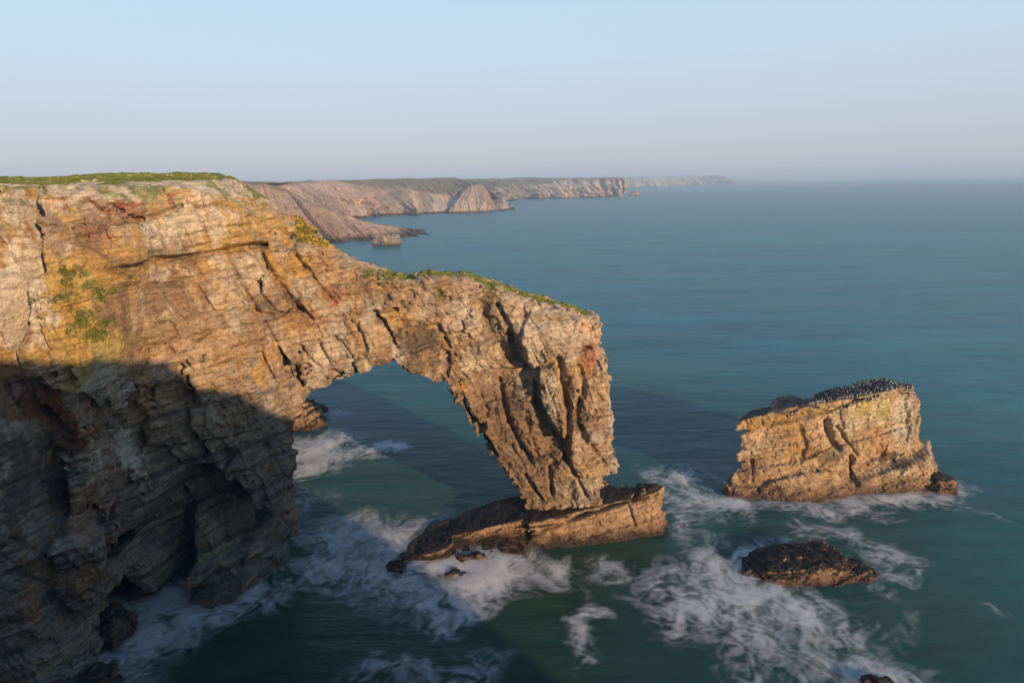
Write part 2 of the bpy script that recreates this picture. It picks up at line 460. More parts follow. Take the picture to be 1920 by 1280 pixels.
STAMPS_BIG = [      # the sea cave: a broad hollow, its deep hole, and the rounded ribs standing in it
    ('hollow', [(150, 1180), (150, 1030), (200, 1004), (250, 985), (300, 940), (345, 885), (385, 885), (430, 945), (470, 1010), (492, 1070), (470, 1100), (350, 1125), (290, 1180)], -4.2, .4),
    ('hollow', [(120, 1200), (140, 1030), (192, 1014), (213, 1004), (228, 1050), (240, 1128), (230, 1200)], -7.5, .35),
    ('hollow', [(300, 1010), (318, 985), (335, 1010), (335, 1100), (305, 1110)], -2.4, .35),
    ('hollow', [(348, 900), (378, 893), (425, 975), (450, 1060), (430, 1085), (385, 1060), (350, 960)], -2.6, .45),
    ('hollow', [(228, 1012), (262, 998), (300, 1062), (300, 1108), (262, 1150), (236, 1150), (222, 1060)], 5.0, .4),
    ('hollow', [(342, 985), (392, 1000), (405, 1065), (370, 1100), (345, 1090)], 3.4, .4),
    ('hollow', [(350, 1080), (440, 1062), (475, 1090), (440, 1130), (345, 1135)], 4.2, .4),
    ('block', [(52, 525), (120, 507), (172, 455), (215, 482), (240, 502), (246, 600), (238, 700), (140, 720), (55, 690), (45, 600)], 2.4, .3),
]
STAMPS = [
    ('block', [(0, 352), (22, 352), (38, 420), (48, 520), (46, 600), (26, 650), (0, 690)], 1.6, .25),
    ('block', [(248, 512), (330, 492), (492, 470), (500, 540), (430, 600), (340, 660), (262, 690)], -.7, .25),
    ('block', [(246, 494), (330, 479), (410, 468), (492, 456), (485, 400), (430, 360), (330, 345), (262, 400)], .75, .12),
    ('crack', [(243, 501), (330, 484), (410, 473), (495, 460)], 1.5, .26),
    ('crack', [(200, 430), (262, 413), (300, 406), (350, 384)], .9, .2),
    ('crack', [(245, 542), (330, 534)], .7, .15),
    ('crack', [(14, 375), (26, 430), (40, 490), (54, 530), (50, 600), (30, 655), (4, 690)], 3.4, .8),
    ('crack', [(50, 395), (54, 430), (56, 470), (54, 530)], 2.2, .5),
    ('crack', [(110, 510), (106, 560), (132, 620), (142, 690)], .9, .2),
    ('crack', [(165, 505), (160, 560), (175, 640), (170, 700)], .7, .2),
    ('crack', [(80, 690), (60, 640), (85, 560)], .8, .2),
    ('crack', [(250, 505), (252, 600), (262, 680), (248, 790), (240, 870), (190, 960)], .9, .3),
    ('crack', [(335, 690), (345, 740), (350, 800), (385, 850)], 1.3, .4),
    ('crack', [(160, 380), (200, 400), (175, 440), (150, 470)], .6, .25),
    ('crack', [(440, 652), (520, 627), (590, 603), (660, 592), (742, 580)], .8, .25),
    ('crack', [(470, 585), (520, 588), (570, 578)], .9, .35),
    ('crack', [(480, 530), (505, 560), (540, 590)], .6, .25),
    ('crack', [(140, 720), (160, 780), (190, 850), (170, 920)], .9, .35),
    ('crack', [(30, 700), (60, 800), (50, 900), (70, 1000)], 1.2, .5),
    ('crack', [(90, 900), (100, 1000), (80, 1100), (130, 1200)], 1.0, .4),
    ('block', [(50, 860), (100, 880), (105, 960), (80, 1060), (40, 960)], -.9, .4),
    ('crack', [(280, 750), (360, 730), (450, 712)], .5, .15),
    ('crack', [(300, 850), (400, 820), (540, 780)], .6, .16),
    ('crack', [(370, 880), (440, 850), (545, 830)], .5, .14),
    ('block', [(400, 740), (470, 720), (545, 745), (545, 830), (440, 850), (400, 800)], .5, .2),
    # arch: span
    ('crack', [(700, 585), (722, 610), (736, 635), (744, 655)], 1.1, .3),
    ('crack', [(660, 600), (678, 625), (688, 655)], .9, .22),
    ('crack', [(640, 640), (660, 665), (670, 700)], .6, .18),
    ('crack', [(560, 640), (575, 670), (600, 690)], .5, .18),
    ('crack', [(515, 640), (530, 690), (560, 720)], .7, .25),
    ('crack', [(590, 690), (660, 675), (740, 655)], .6, .13),
    ('block', [(768, 617), (826, 607), (842, 642), (846, 702), (800, 700), (758, 655)], -.7, .2),
    ('block', [(700, 590), (768, 600), (740, 640), (720, 640)], -.5, .2),
    # arch: pillar
    ('crack', [(900, 572), (905, 590), (918, 625), (940, 662), (985, 692)], 1.24, 0.60),
    ('crack', [(932, 572), (948, 600), (968, 660), (988, 694)], 0.81, 0.32),
    ('crack', [(905, 600), (930, 600), (950, 650)], 0.62, 0.40),
    ('block', [(985, 602), (1000, 577), (1090, 592), (1130, 602), (1130, 642), (1062, 666), (992, 694), (975, 640)], .7, .15),
    ('block', [(846, 712), (945, 694), (990, 697), (1030, 770), (1060, 850), (980, 870), (930, 830), (900, 760)], -.8, .15),
    ('crack', [(1048, 672), (1052, 716), (1067, 773), (1060, 834), (1063, 868)], 1.18, 0.34),
    ('block', [(1012, 690), (1046, 675), (1050, 720), (1062, 775), (1058, 830), (1035, 790), (1015, 740)], .8, .12),
    ('crack', [(1085, 690), (1095, 730), (1080, 780), (1095, 820)], 0.81, 0.32),
    ('crack', [(937, 716), (944, 759), (952, 788), (973, 834), (995, 865)], 0.99, 0.32),
    ('crack', [(1009, 716), (1006, 759), (1034, 802), (1060, 835)], 0.93, 0.32),
    ('crack', [(898, 734), (915, 773), (902, 810), (930, 850)], 0.74, 0.24),
    ('crack', [(860, 725), (880, 770), (900, 800)], .8, .25),
    ('crack', [(948, 889), (995, 886), (1060, 864), (1150, 852)], 0.62, 0.14),
    ('crack', [(985, 890), (1000, 915), (1015, 940)], 0.62, 0.24),
    ('crack', [(1065, 868), (1085, 900), (1100, 930)], 0.74, 0.24),
    ('crack', [(1030, 880), (1035, 930)], .7, .22),
    ('crack', [(988, 694), (1045, 673), (1100, 652)], 0.62, 0.16),
    ('block', [(1085, 655), (1127, 640), (1131, 690), (1115, 710)], .4, .12),
]
SB = stamp_list(main_base0, STAMPS_BIG, 0, 0)
SS = stamp_list(main_base0, STAMPS, 0, 0)
G1 = Grain(11, 66, -.12, 0)
def main_base(x, y, z):
    d = main_base0(x, y, z); return apply_stamps(d, x, y, z, SB)
def main_big(x, y, z, d0):
    arch = sstep(-24, -14, x)
    dd, b, j, k = rock_detail_big(x, y, z, G1, 0.95-.45*arch)
    topd = headland_top(x, y) - z
    calm = 0.12 + 0.88*sstep(-0.5, 3.0, topd)          # the turf stays smooth
    d = d0 - dd*calm*(1-.42*arch)
    return apply_stamps(d, x, y, z, SS), b, j, k
def main_small(x, y, z, b, j, k):
    smooth = sstep(-18, -24, x)*sstep(22, 28, z)*(.5+.5*sstep(-.2, .3, vnoise(x*.12+4, y*.12, z*.12)))
    return rock_detail_small(x, y, z, b, j, k, G1)*(1-.55*smooth)
V, Q = surface_nets(main_base, main_big, main_small, (-84, 34, -1.2), (19, 124, 47), VOX)
print('main', len(V), len(Q), round(time.time()-T0, 1))
V, Q = largest(V, Q)
print('largest', len(V), round(time.time()-T0, 1))

# ---- rock colour and some painted shade: limestone beds, ochre lichen, iron stain, the dark band the tide wets
TAN = np.array([.47, .335, .205]); GREY = np.array([.44, .38, .30]); BROWN = np.array([.25, .16, .095]); OCH = np.array([.46, .275, .085])
YEL = np.array([.43, .32, .08]); RUST = np.array([.30, .10, .05]); PALE = np.array([.60, .51, .385]); DARK = np.array([.085, .065, .05]); WEED = np.array([.05, .038, .026])
GREEN = np.array([.085, .14, .018])
def blend(c, col, m): m = np.clip(m, 0, 1)[:, None]; return c*(1-m)+col*m
def blobs(base, items):
    out = []
    for px, py, r, col, s in items:
        p = raycast(base, px, py)
        if p is not None: out.append((p, r, col, s))
    return out
def paint(v, c, bl, ns=.7):
    for p, r, col, s in bl:
        rx, rz = r if isinstance(r, tuple) else (r, r)
        dx = (v[:, 0]-p[0])/rx; dz = (v[:, 2]-p[2])/rz; dy = (v[:, 1]-p[1])/(max(rx, rz)+4)
        q = dx*dx+dz*dz+dy*dy
        i = np.nonzero(q < 3.2)[0]
        n = fbm(v[i, 0]*ns, v[i, 1]*ns, v[i, 2]*ns*.45, 5, .66)
        c[i] = blend(c[i], col, s*sstep(1.0, .72, np.sqrt(q[i])+n*1.9))
    return c
def rock_tint(v, g, wet=1.6):
    b, j, k = g.coords(v[:, 0], v[:, 1], v[:, 2])
    x, y, z = v.T
    n1 = fbm(x*.16, y*.16, z*.16, 4, .6); n2 = fbm(x*.5+9, y*.5, z*.35, 4, .65); nb = vnoise(j*.05, k*.05, b*.9)+.6*vnoise(j*.1+8, k*.1, b*2.3)
    dr = fbm(x*1.1+30, y*1.1, z*.14, 3, .6)        # streaks that water has run down
    c = np.tile(TAN, (len(v), 1))
    c = blend(c, GREY, sstep(-.15, .35, n1)*.8)
    c = blend(c, BROWN, sstep(.02, .4, n2)*.75)
    c = blend(c, PALE, sstep(.12, .5, -n2+nb*.25)*.6)
    c = blend(c, BROWN, sstep(.1, .7, nb)*.45)
    c = blend(c, np.array([.44, .24, .10]), sstep(.08, .30, dr)*.45); c = blend(c, BROWN*.8, sstep(.10, .34, fbm(x*1.3+70, y*1.3, z*.11, 3, .6))*.5)
    c = blend(c, DARK, sstep(.3, .55, fbm(x*.35+60, y*.35, z*.3, 3, .6))*.6)
    w = sstep(wet+1.4, wet-.6, z + 1.2*n2)
    c = blend(c, np.array([.12, .085, .055]), w*.85)
    c = blend(c, WEED, sstep(wet*.8, .1, z+.7*n2)*.9)
    return c
N = vnormals(V, Q)
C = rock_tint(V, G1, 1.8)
x, y, z = V.T
lich = sstep(24, 38, z+5*fbm(x*.1, y*.1, z*.1, 2))*sstep(-16, -26, x)
n3 = fbm(x*.28+3, y*.28, z*.2, 4, .62)
n3s = fbm(x*.45+3, y*.45, z*.28, 5, .68)
C = blend(C, OCH, lich*sstep(.0, .14, n3s)*.7)
C = blend(C, OCH, sstep(14, 26, z)*sstep(.12, .25, n3s)*.35)
C = blend(C, np.array([.15, .13, .11]), sstep(26, 12, z+3*n3)*sstep(-16, -24, x)*.60)  # low cliff: naturally darker rock, darkened further to deepen its shade
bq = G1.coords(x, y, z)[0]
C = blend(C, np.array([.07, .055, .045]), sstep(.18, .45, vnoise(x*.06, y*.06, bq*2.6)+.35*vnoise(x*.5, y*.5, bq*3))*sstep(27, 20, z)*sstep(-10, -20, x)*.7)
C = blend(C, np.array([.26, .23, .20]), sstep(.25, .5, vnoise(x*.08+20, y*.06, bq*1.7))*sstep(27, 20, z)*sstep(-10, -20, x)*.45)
C = blend(C, np.array([.20, .13, .075]), sstep(22, 14, z)*sstep(-14, -8, x)*sstep(8, 3, x)*.7)  # brown tint paints shade onto the leg's left-facing side
BL = blobs(main_base, [
    (110, 560, (5, 4), YEL, .85), (200, 560, (3.5, 4), OCH, .8), (190, 640, (4, 3), YEL, .8), (90, 640, (3, 3), OCH, .8), (205, 480, (2.6, 1.6), OCH, .9),
    (20, 520, (2.2, 8), PALE, .9), (12, 600, (2, 4), PALE, .8), (450, 400, (5, 4), OCH, .75), (400, 420, (2.5, 2.5), OCH, .6), (520, 500, (3.2, 2.6), OCH, .8), (560, 490, (3, 2), OCH, .6),
    (360, 420, (3, 2), PALE, .7), (290, 440, (2, 2), PALE, .65), (470, 520, (2.5, 2.2), PALE, .6), (500, 570, (2.5, 1.2), DARK, .7), (205, 390, (3, 1.6), BROWN, .8), (180, 400, (.7, 2.6), RUST, .8),
    (260, 385, (2.2, 1.2), RUST, .6), (205, 440, (1.2, 2), RUST, .5), (150, 430, (2.2, 2), BROWN, .7), (300, 560, (3.2, 2.0), BROWN, .85), (280, 480, (2.5, 1), DARK, .5), (320, 620, (4, 2), BROWN, .6),
    (625, 550, (1.2, 1.2), RUST, .7), (570, 600, (2.5, 1.5), RUST, .45), (500, 600, (3, 1.5), BROWN, .7), (650, 530, (2, 1), BROWN, .5),
    (80, 745, (1.3, 3.2), RUST, .95), (95, 790, (1.2, 2), RUST, .9), (120, 835, (1.6, 1.4), RUST, .85), (130, 960, (2.2, 3), np.array([.30, .16, .09]), .7), (130, 1090, (2, 2.4), np.array([.32, .17, .08]), .7),
    (75, 900, (2.4, 3.5), DARK, .7), (10, 740, (2, 2), np.array([.25, .12, .06]), .6), (210, 870, (.6, 3), PALE, .7), (210, 880, (.8, 1.2), PALE, .8),
    (620, 680, (3.5, 1.6), PALE, .45), (590, 650, (3, 2), PALE, .4), (495, 680, (1.0, 3), OCH, .8), (460, 650, (1.6, 3), OCH, .5), (745, 665, (.8, .8), PALE, .95), (750, 590, (1.4, .8), OCH, .6),
    (800, 640, (2.2, 1.6), DARK, .75), (790, 680, (2, 1), DARK, .6), (880, 610, (3, 3), PALE, .35), (900, 670, (2.5, 2), PALE, .4), (915, 600, (.9, 3), DARK, .6), (960, 650, (1, 2.6), DARK, .6),  # DARK in the span's hollow paints the shade of its left-facing side
    (1040, 620, (3.4, 1.6), PALE, .55), (1000, 660, (1, 2), PALE, .7), (1105, 612, (1.8, 1.2), np.array([.6, .42, .25]), .85), (1105, 670, (1.0, 1.9), RUST, .8), (1122, 670, (.7, 2.4), np.array([.5, .25, .13]), .7),
    (1030, 740, (.9, 2.6), PALE, .7), (1080, 690, (1.6, 1.8), OCH, .35), (900, 740, (3, 2), BROWN, .6), (960, 800, (3, 3), BROWN, .5), (970, 760, (2, 2), DARK, .35), (1085, 790, (1.2, 2.4), DARK, .6),
    (1000, 870, (4, 1.2), BROWN, .55), (1110, 880, (2, 1.2), np.array([.42, .25, .12]), .6), (870, 725, (.7, .6), OCH, .8), (980, 930, (2, 1), DARK, .4), (1020, 935, (.5, .4), OCH, .8),
])
C = paint(V, C, BL)
# scrub in the cracks of the lichen buttress
for px, py, r in [(120, 520, .5), (118, 555, .5), (150, 515, .4), (160, 535, .45), (185, 550, .6), (150, 595, .5), (145, 610, .6), (198, 605, .5), (185, 625, .7), (100, 560, .35), (382, 674, .35), (828, 553, .45), (690, 514, .7), (730, 520, .5), (66, 710, .5), (70, 345, .4), (85, 362, .5), (410, 352, .8), (390, 340, 1.2)]:
    C = paint(V, C, blobs(main_base, [(px, py, r*.6, GREEN, .7)]), 1.6)
# turf
ht = headland_top(V[:, 0], V[:, 1]) - V[:, 2]
ng = fbm(V[:, 0]*.25, V[:, 1]*.25, V[:, 2]*.25+5, 3)
edge = V[:, 1] - np.interp(V[:, 0], [-70, -50, -38, -30, -24], [58, 62, 68, 73, 76])
turf_v = (N[:, 2] > .55) & (ht < 1.6) & (ht > -3) & (edge + ng*9 > 3.5) & (V[:, 0] < -22)
turf_a = (N[:, 2] > .5) & (V[:, 0] > -14.5) & (V[:, 0] < 9) & (V[:, 2] > np.interp(V[:, 0], shx, shz)-2.2) & (V[:, 1]+ng*1.5 > 75.4)
pl = sstep(38.5, 41.5, V[:, 2])*sstep(.15, .5, N[:, 2])
C = blend(C, PALE*.95, pl*.8)
C = blend(C, GREEN*1.2, pl*sstep(.0, .3, ng+.35*vnoise(V[:, 0]*1.7, V[:, 1]*1.7, V[:, 2]))*.7)

# split: turf cap, cliff, arch
fc = V[Q].mean(1)
pa, pb = atY(640, 487, 73), atY(548, 790, 73)
arch_f = fc[:, 0] > (pb[0] + (pa[0]-pb[0])*(fc[:, 2]-pb[2])/(pa[2]-pb[2]) + 0.8*vnoise(fc[:, 1]*.3, fc[:, 2]*.4, fc[:, 2]*0))
arch_f &= ~((fc[:, 0] < -18) & (fc[:, 1] > 84))
tv_f = turf_v[Q].sum(1) >= 3; ta_f = (turf_a[Q].sum(1) >= 3) & arch_f
ROCK = rock_material('limestone', 11, var=.40)
def turf_material():
    m = bpy.data.materials.new('turf'); n, l, p = nodes_of(m)
    tc = n.new('ShaderNodeTexCoord'); a = n.new('ShaderNodeTexNoise'); a.inputs['Scale'].default_value = .5; a.inputs['Detail'].default_value = 8; a.inputs['Roughness'].default_value = .7
    l.new(tc.outputs['Object'], a.inputs['Vector'])
    r = n.new('ShaderNodeValToRGB'); e = r.color_ramp.elements; e[0].position = .3; e[0].color = (.075, .095, .012, 1); e[1].position = .7; e[1].color = (.235, .245, .045, 1)
    l.new(a.outputs[0], r.inputs[0]); l.new(r.outputs[0], p.inputs['Base Color']); p.inputs['Roughness'].default_value = .95; p.inputs['Specular IOR Level'].default_value = .1
    b = n.new('ShaderNodeBump'); b.inputs['Distance'].default_value = .5; l.new(a.outputs[0], b.inputs['Height']); l.new(b.outputs[0], p.inputs['Normal'])
    return m
TURF = turf_material()
def sub(mask, name, mat, parent=None, dz=0, smooth=False):
    v, f, u = pick(V, Q, mask)
    v = v.copy()
    if dz: v[:, 2] += dz*(0.5+.3*np.abs(vnoise(v[:, 0]*1.3, v[:, 1]*1.3, v[:, 2])))
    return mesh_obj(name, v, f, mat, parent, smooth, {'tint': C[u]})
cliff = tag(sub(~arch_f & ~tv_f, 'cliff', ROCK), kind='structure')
# under the turf the rock goes on, so keep a skin of turf a little above it
turf = tag(sub(tv_f & ~arch_f, 'grass', TURF, smooth=False), 'short green turf along the top of the mainland cliff', 'grass', kind='stuff')
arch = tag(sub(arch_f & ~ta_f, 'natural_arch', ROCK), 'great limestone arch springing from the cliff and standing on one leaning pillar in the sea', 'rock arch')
sub(ta_f, 'grass_cap', TURF, arch)
print('arch built', round(time.time()-T0, 1))

# ================================================================== other rocks
def rock_thing(name, base, g, lo, hi, vox, label=None, cat=None, group=None, wet=1.2, stamps=(), big=1.0, colf=None, mat=None, kind=None, keep=300, topf=None, small=1.0):
    sb = stamp_list(base, stamps, 0, 0)
    def bg(x, y, z, d0):
        dd, b, j, k = rock_detail_big(x, y, z, g)
        if topf is not None: dd = dd*(.18+.82*sstep(0.1, 1.6, topf(x, y)-z))
        return apply_stamps(d0 - dd*big, x, y, z, sb), b, j, k
    v, q = surface_nets(base, bg, lambda x, y, z, b, j, k: small*rock_detail_small(x, y, z, b, j, k, g)*(1 if topf is None else .45+.55*sstep(0, .8, topf(x, y)-z)), lo, hi, vox)
    v, q = largest(v, q, keep)
    c = rock_tint(v, g, wet)
    if colf: c = colf(v, c, vnormals(v, q), base)
    nz = fbm(v[:, 0]*.9, v[:, 1]*.9, v[:, 2]*1.4+3, 4, .6)
    c = np.minimum(c, blend(c, np.array([.17, .10, .065]), sstep(2.0, .9, v[:, 2]+1.3*nz)*.75)); c = np.minimum(c, blend(c, np.array([.07, .045, .035]), sstep(.95, .25, v[:, 2]+.8*nz)*.8))
    return tag(mesh_obj(name, v, q, mat or ROCK, None, False, {'tint': c}), label, cat, group, kind)
def tilted(plan, z0, x0, sx, y0, sy, cap=None, flare=.25, rnd=.5, levels=None):
    P = np.array(plan, float)
    def f(x, y, z):
        d = poly2(x, y, list(P[:, 0]), list(P[:, 1])) + flare*(z)
        t = z0 + sx*(x-x0) - sy*(y-y0)
        if cap is not None: t = np.minimum(t, cap(x, y))
        return smax(d, (z-t)*.95, rnd)
    return f
# slab the pillar stands on
GS = Grain(12, 70, -.06, 3, 3.2)
slab_plan = [(-13.2, 69.4), (-7.6, 70.0), (-6.6, 71.6), (-3, 71.0), (1.2, 70.3), (1.9, 72.3), (8, 73.0), (17.6, 75.3), (18.8, 77.2), (16.6, 79.0), (10, 81), (3, 82), (-3, 81.5), (-9, 79.0), (-12.8, 76.5)]
slab_base0 = tilted(slab_plan, 1.45, -8.6, .19, 70.5, .06, flare=.10, cap=lambda x, y: np.interp(x, [16.2, 17.5, 20], [9, 6.3, 5.0]))
def slab_base(x, y, z):
    d = slab_base0(x, y, z)
    # the front breaks down in steps on the seaward left
    step = 1.3 + .12*(x+7)
    low = poly2(x, y, [-7.2, 1.6, 1.4, -6.5], [73.2, 73.9, 69, 69])
    return smax(d, -smax(low, (step-1.1-z), .2), .25)
def slab_col(v, c, n, base):
    c = blend(c, np.array([.33, .19, .09]), np.full(len(v), .5))
    t = 1.7+.19*(v[:, 0]+8.6)-.06*(v[:, 1]-70.5)-v[:, 2]
    nn = fbm(v[:, 0]*1.2, v[:, 1]*1.2, v[:, 2]*1.2, 3)
    c = blend(c, np.array([.035, .027, .022]), sstep(.35, .6, n[:, 2]+.25*nn)*sstep(2.2, .9, t))
    return blend(c, WEED, sstep(1.3, .5, v[:, 2]+nn))
rock_thing('rock_slab', slab_base, GS, (-15.5, 67, -1.0), (22.5, 87, 10), VOX*.9, 'long tilted rock slab with black top that the arch pillar rests on', 'rock slab', wet=.8,
    big=.17, small=.6, colf=slab_col, topf=lambda x, y: np.minimum(1.45+.19*(x+8.6)-.06*(y-70.5), np.interp(x, [16.2, 17.5, 20], [9, 6.3, 5.0])), stamps=[('crack', [(835, 1035), (900, 1012), (985, 1000), (1100, 962), (1215, 930)], .8, .16), ('crack', [(1195, 910), (1180, 950), (1190, 985)], .6, .2), ('crack', [(930, 1020), (1000, 1000)], .5, .2)])
# the big stack on the right
LS = [0, 5, 10, 17]
STK = lerp_tab(LS, [
    [(1368, 85.5), (1384, 86.5), (1376, 87.0), (1372, 87.0)],
    [(1470, 84.6), (1470, 86.0), (1470, 86.6), (1470, 86.8)],
    [(1600, 85.2), (1600, 86.6), (1600, 87.2), (1600, 87.6)],
    [(1735, 86.6), (1722, 88.0), (1716, 88.6), (1708, 89.2)],
    [(1738, 92.0), (1724, 93.0), (1718, 93.5), (1700, 94.0)],
    [(1600, 94.5), (1600, 94.0), (1600, 93.8), (1600, 93.6)],
    [(1410, 92.0), (1410, 91.6), (1410, 91.4), (1410, 91.2)]])
sx_, sz_ = prof([(1360, 797, 87.2), (1385, 790, 87.2), (1440, 770, 87.4), (1480, 760, 87.4), (1505, 757, 87.5), (1560, 748, 88), (1600, 741, 88.3), (1640, 733, 88.6), (1690, 722, 89), (1712, 733, 89)])
bx_, bz_ = prof([(1366, 912, 85.6), (1432, 908, 85.6), (1440, 900, 85.6), (1500, 886, 85.6), (1560, 882, 85.6), (1600, 900, 86), (1650, 884, 86.6), (1735, 858, 87)])
def stack_base(x, y, z):
    d = morph_poly(x, y, np.clip(z, 0, 17), LS, STK)
    t = np.interp(x, sx_, sz_) - .05*(y-88) - .6*sstep(45, 42, x)*sstep(88, 91, y)
    d = smax(d, (z-t)*.95, .35)
    # stepped bench round the foot, rising with the beds
    dB = morph_poly(x, y, np.clip(z, 0, 17), LS, STK)-.9-.25*np.floor(np.clip(np.interp(x, bx_, bz_)-z, 0, 9)/.9)
    return np.minimum(d, smax(dB, (z-np.interp(x, bx_, bz_))*.95, .12))
GT = Grain(13, 82, -.15, 6, 1.4)
def stack_col(v, c, n, base):
    c = blend(c, np.array([.52, .33, .14]), .35*np.ones(len(v)))
    c = paint(v, c, blobs(base, [(1640, 770, (3.5, 2.2), np.array([.56, .48, .26]), .8), (1570, 790, (3, 2.4), np.array([.58, .45, .28]), .7), (1690, 790, (2, 4), np.array([.55, .48, .36]), .8), (1540, 770, (4, 1), YEL, .5),
        (1420, 815, (2, .8), np.array([.6, .4, .22]), .8), (1530, 825, (1, 2), np.array([.6, .38, .26]), .8), (1650, 830, (2, 2), np.array([.5, .26, .12]), .6), (1440, 790, (4, .8), OCH, .6), (1500, 830, (3, 2.4), OCH, .45),
        (1660, 775, (1, 1), YEL, .7), (1620, 770, (1, 1), YEL, .6),
        (1660, 862, (4.5, .7), DARK, .8), (1600, 880, (.6, 1.6), DARK, .8), (1420, 880, (1.6, 1.6), BROWN, .7), (1560, 855, (1.6, 1.2), DARK, .5), (1530, 850, (2, .8), BROWN, .6), (1395, 880, (.8, 2), DARK, .5)]))
    t = np.interp(v[:, 0], sx_, sz_)
    c = blend(c, np.array([.05, .043, .05]), sstep(.45, .75, n[:, 2])*sstep(1.6, .7, t-v[:, 2])*.9)
    return c
stack = rock_thing('sea_stack', stack_base, GT, (26, 82, -1.0), (60, 98, 19.5), VOX*.95, 'tall block-shaped sea stack with seabirds crowding its sloping top, right of the arch', 'sea stack', wet=1.5, big=.24, small=.8, colf=stack_col, topf=lambda x, y: np.interp(x, sx_, sz_)-.05*(y-88),
    stamps=[('crack', [(1377, 809), (1390, 814), (1421, 807), (1458, 798), (1506, 785), (1554, 774), (1581, 763), (1607, 751), (1650, 742)], .9, .16),
            ('crack', [(1597, 856), (1602, 903)], 2.2, .3), ('crack', [(1552, 790), (1557, 822), (1572, 842)], 1.2, .3), ('crack', [(1570, 800), (1590, 830), (1606, 852)], .8, .2),
            ('block', [(1360, 945), (1366, 920), (1380, 906), (1430, 912), (1500, 886), (1540, 893), (1560, 905), (1610, 903), (1650, 885), (1732, 862), (1748, 895), (1745, 935), (1600, 960), (1370, 965)], .1, .1),
             ('block', [(1604, 872), (1722, 838), (1728, 854), (1612, 892)], -.6, .12),
            ('crack', [(1412, 862), (1410, 905)], .6, .18), ('crack', [(1660, 835), (1656, 858)], .7, .15), ('crack', [(1500, 800), (1510, 840), (1500, 870)], .6, .3), ('crack', [(1700, 760), (1705, 800), (1700, 830)], .6, .2),
            ('block', [(1450, 768), (1455, 757), (1512, 748), (1514, 757), (1480, 768)], .5, .12)])
# small reef at the stack's right foot, low rock in front, and the stones awash
def stone(px, py, w, dpt, h, label, dip=.2, name='boulder', cat='boulder', seed=1, vox=None, group=None, ang=0.0, big=.35, dark=.5, wet=.6, yb=.12, peak=.5):
    c = on_water(px, py); ca, sa = math.cos(ang), math.sin(ang)
    g = Grain(math.degrees(math.atan(dip)), 72, -.1, seed)
    def f(x, y, z):
        u = (x-c[0])*ca+(y-c[1])*sa; v = -(x-c[0])*sa+(y-c[1])*ca
        d = poly2(u, v, [-w*.5, -w*.2, w*.28, w*.5, w*.4, 0, -w*.42], [-dpt*.1, -dpt*.5, -dpt*.45, -dpt*.05, dpt*.4, dpt*.5, dpt*.35]) + .35*z
        t = h - abs(dip)*np.abs(u-w*(peak-.5)*np.sign(dip if dip else 1))*1.0 - yb*v
        return smax(d, z-t, .3)
    def col(v, cc, n, base):
        nn = fbm(v[:, 0]*1.5, v[:, 1]*1.5, v[:, 2]*1.5, 3)
        cc = blend(cc, np.array([.30, .18, .09]), .4*np.ones(len(v)))
        return blend(cc, np.array([.035, .028, .024]), np.maximum(sstep(.3, .6, n[:, 2]+.2*nn), dark))
    return rock_thing(name, f, g, (c[0]-w*.75-1, c[1]-dpt*.8-1, -.8), (c[0]+w*.75+1, c[1]+dpt*.8+1, h+2.2), vox or VOX*.7, label, cat, group, wet, big=big, colf=col, keep=60)
stone(1758, 918, 5.2, 4.2, 2.0, 'dark low reef running out from the right foot of the tall stack', .12, 'reef', 'reef', 12, big=.3, dark=.2)
GL = Grain(12, 74, -.25, 21, 1.3)
low_plan = [(24.6, 66.2), (27, 64.4), (31, 63.6), (36, 64.4), (39.2, 65.6), (38.4, 68), (34.5, 70.5), (29, 71), (25.4, 69)]
low0 = tilted(low_plan, 1.35, 27, .13, 66, .02, flare=.3, cap=lambda x, y: np.interp(x, [24, 26, 29, 32.4, 32.8, 33.8, 35.2, 36.2, 39.5], [.0, .9, 1.9, 2.5, 1.8, 1.9, 1.9, 1.0, .5]))
def low_col(v, c, n, base):
    nn = fbm(v[:, 0]*1.5, v[:, 1]*1.5, v[:, 2]*1.5, 3)
    c = blend(c, np.array([.33, .20, .10]), .45*np.ones(len(v)))
    return blend(c, np.array([.03, .024, .02]), sstep(.25, .5, n[:, 2]+.25*nn))
rock_thing('sea_rock', low0, GL, (22.5, 61.5, -.8), (41, 73, 5), VOX*.75, 'low black-topped rock ringed by swirling foam in front of the tall stack', 'sea rock', wet=.5, big=.28, small=.75, colf=low_col, keep=100)
stone(745, 1072, 2.3, 1.6, 1.1, 'squat brown boulder in the foam off the left tip of the slab', .1, seed=31, dark=.1)
stone(880, 1052, 4.2, 1.5, 1.0, 'small tilted flat rock awash just below the stepped left part of the slab', .18, seed=33, big=.2, dark=.3)
stone(848, 1080, 3.6, 1.3, .55, 'thin pointed rock barely above the white foam in front of the slab', .15, seed=35, big=.15, dark=.3)
stone(212, 1195, 5.4, 5.0, 3.0, 'dark boulder in the foam at the mouth of the sea cave', .3, seed=37, dark=.75)
stone(195, 1290, 3.0, 3.0, 2.0, 'black rock at the foot of the near cliff at the bottom edge', .3, seed=39, dark=.8)
stone(1650, 1290, 3.6, 2.4, 1.0, 'black rock breaking the foam at the bottom edge below the low rock', .1, seed=41, dark=.8)
stone(572, 797, 8.0, 6.0, 5.2, 'brown reddish outcrop seen under the left end of the arch', .35, 'rock_outcrop', 'rock outcrop', 43, vox=.24, big=.6, dark=0.0, wet=1.0)
stone(602, 772, 1.8, 1.4, .9, 'tiny dark rock off the outcrop behind the arch', .1, seed=45, dark=.8)
print('rocks', round(time.time()-T0, 1))
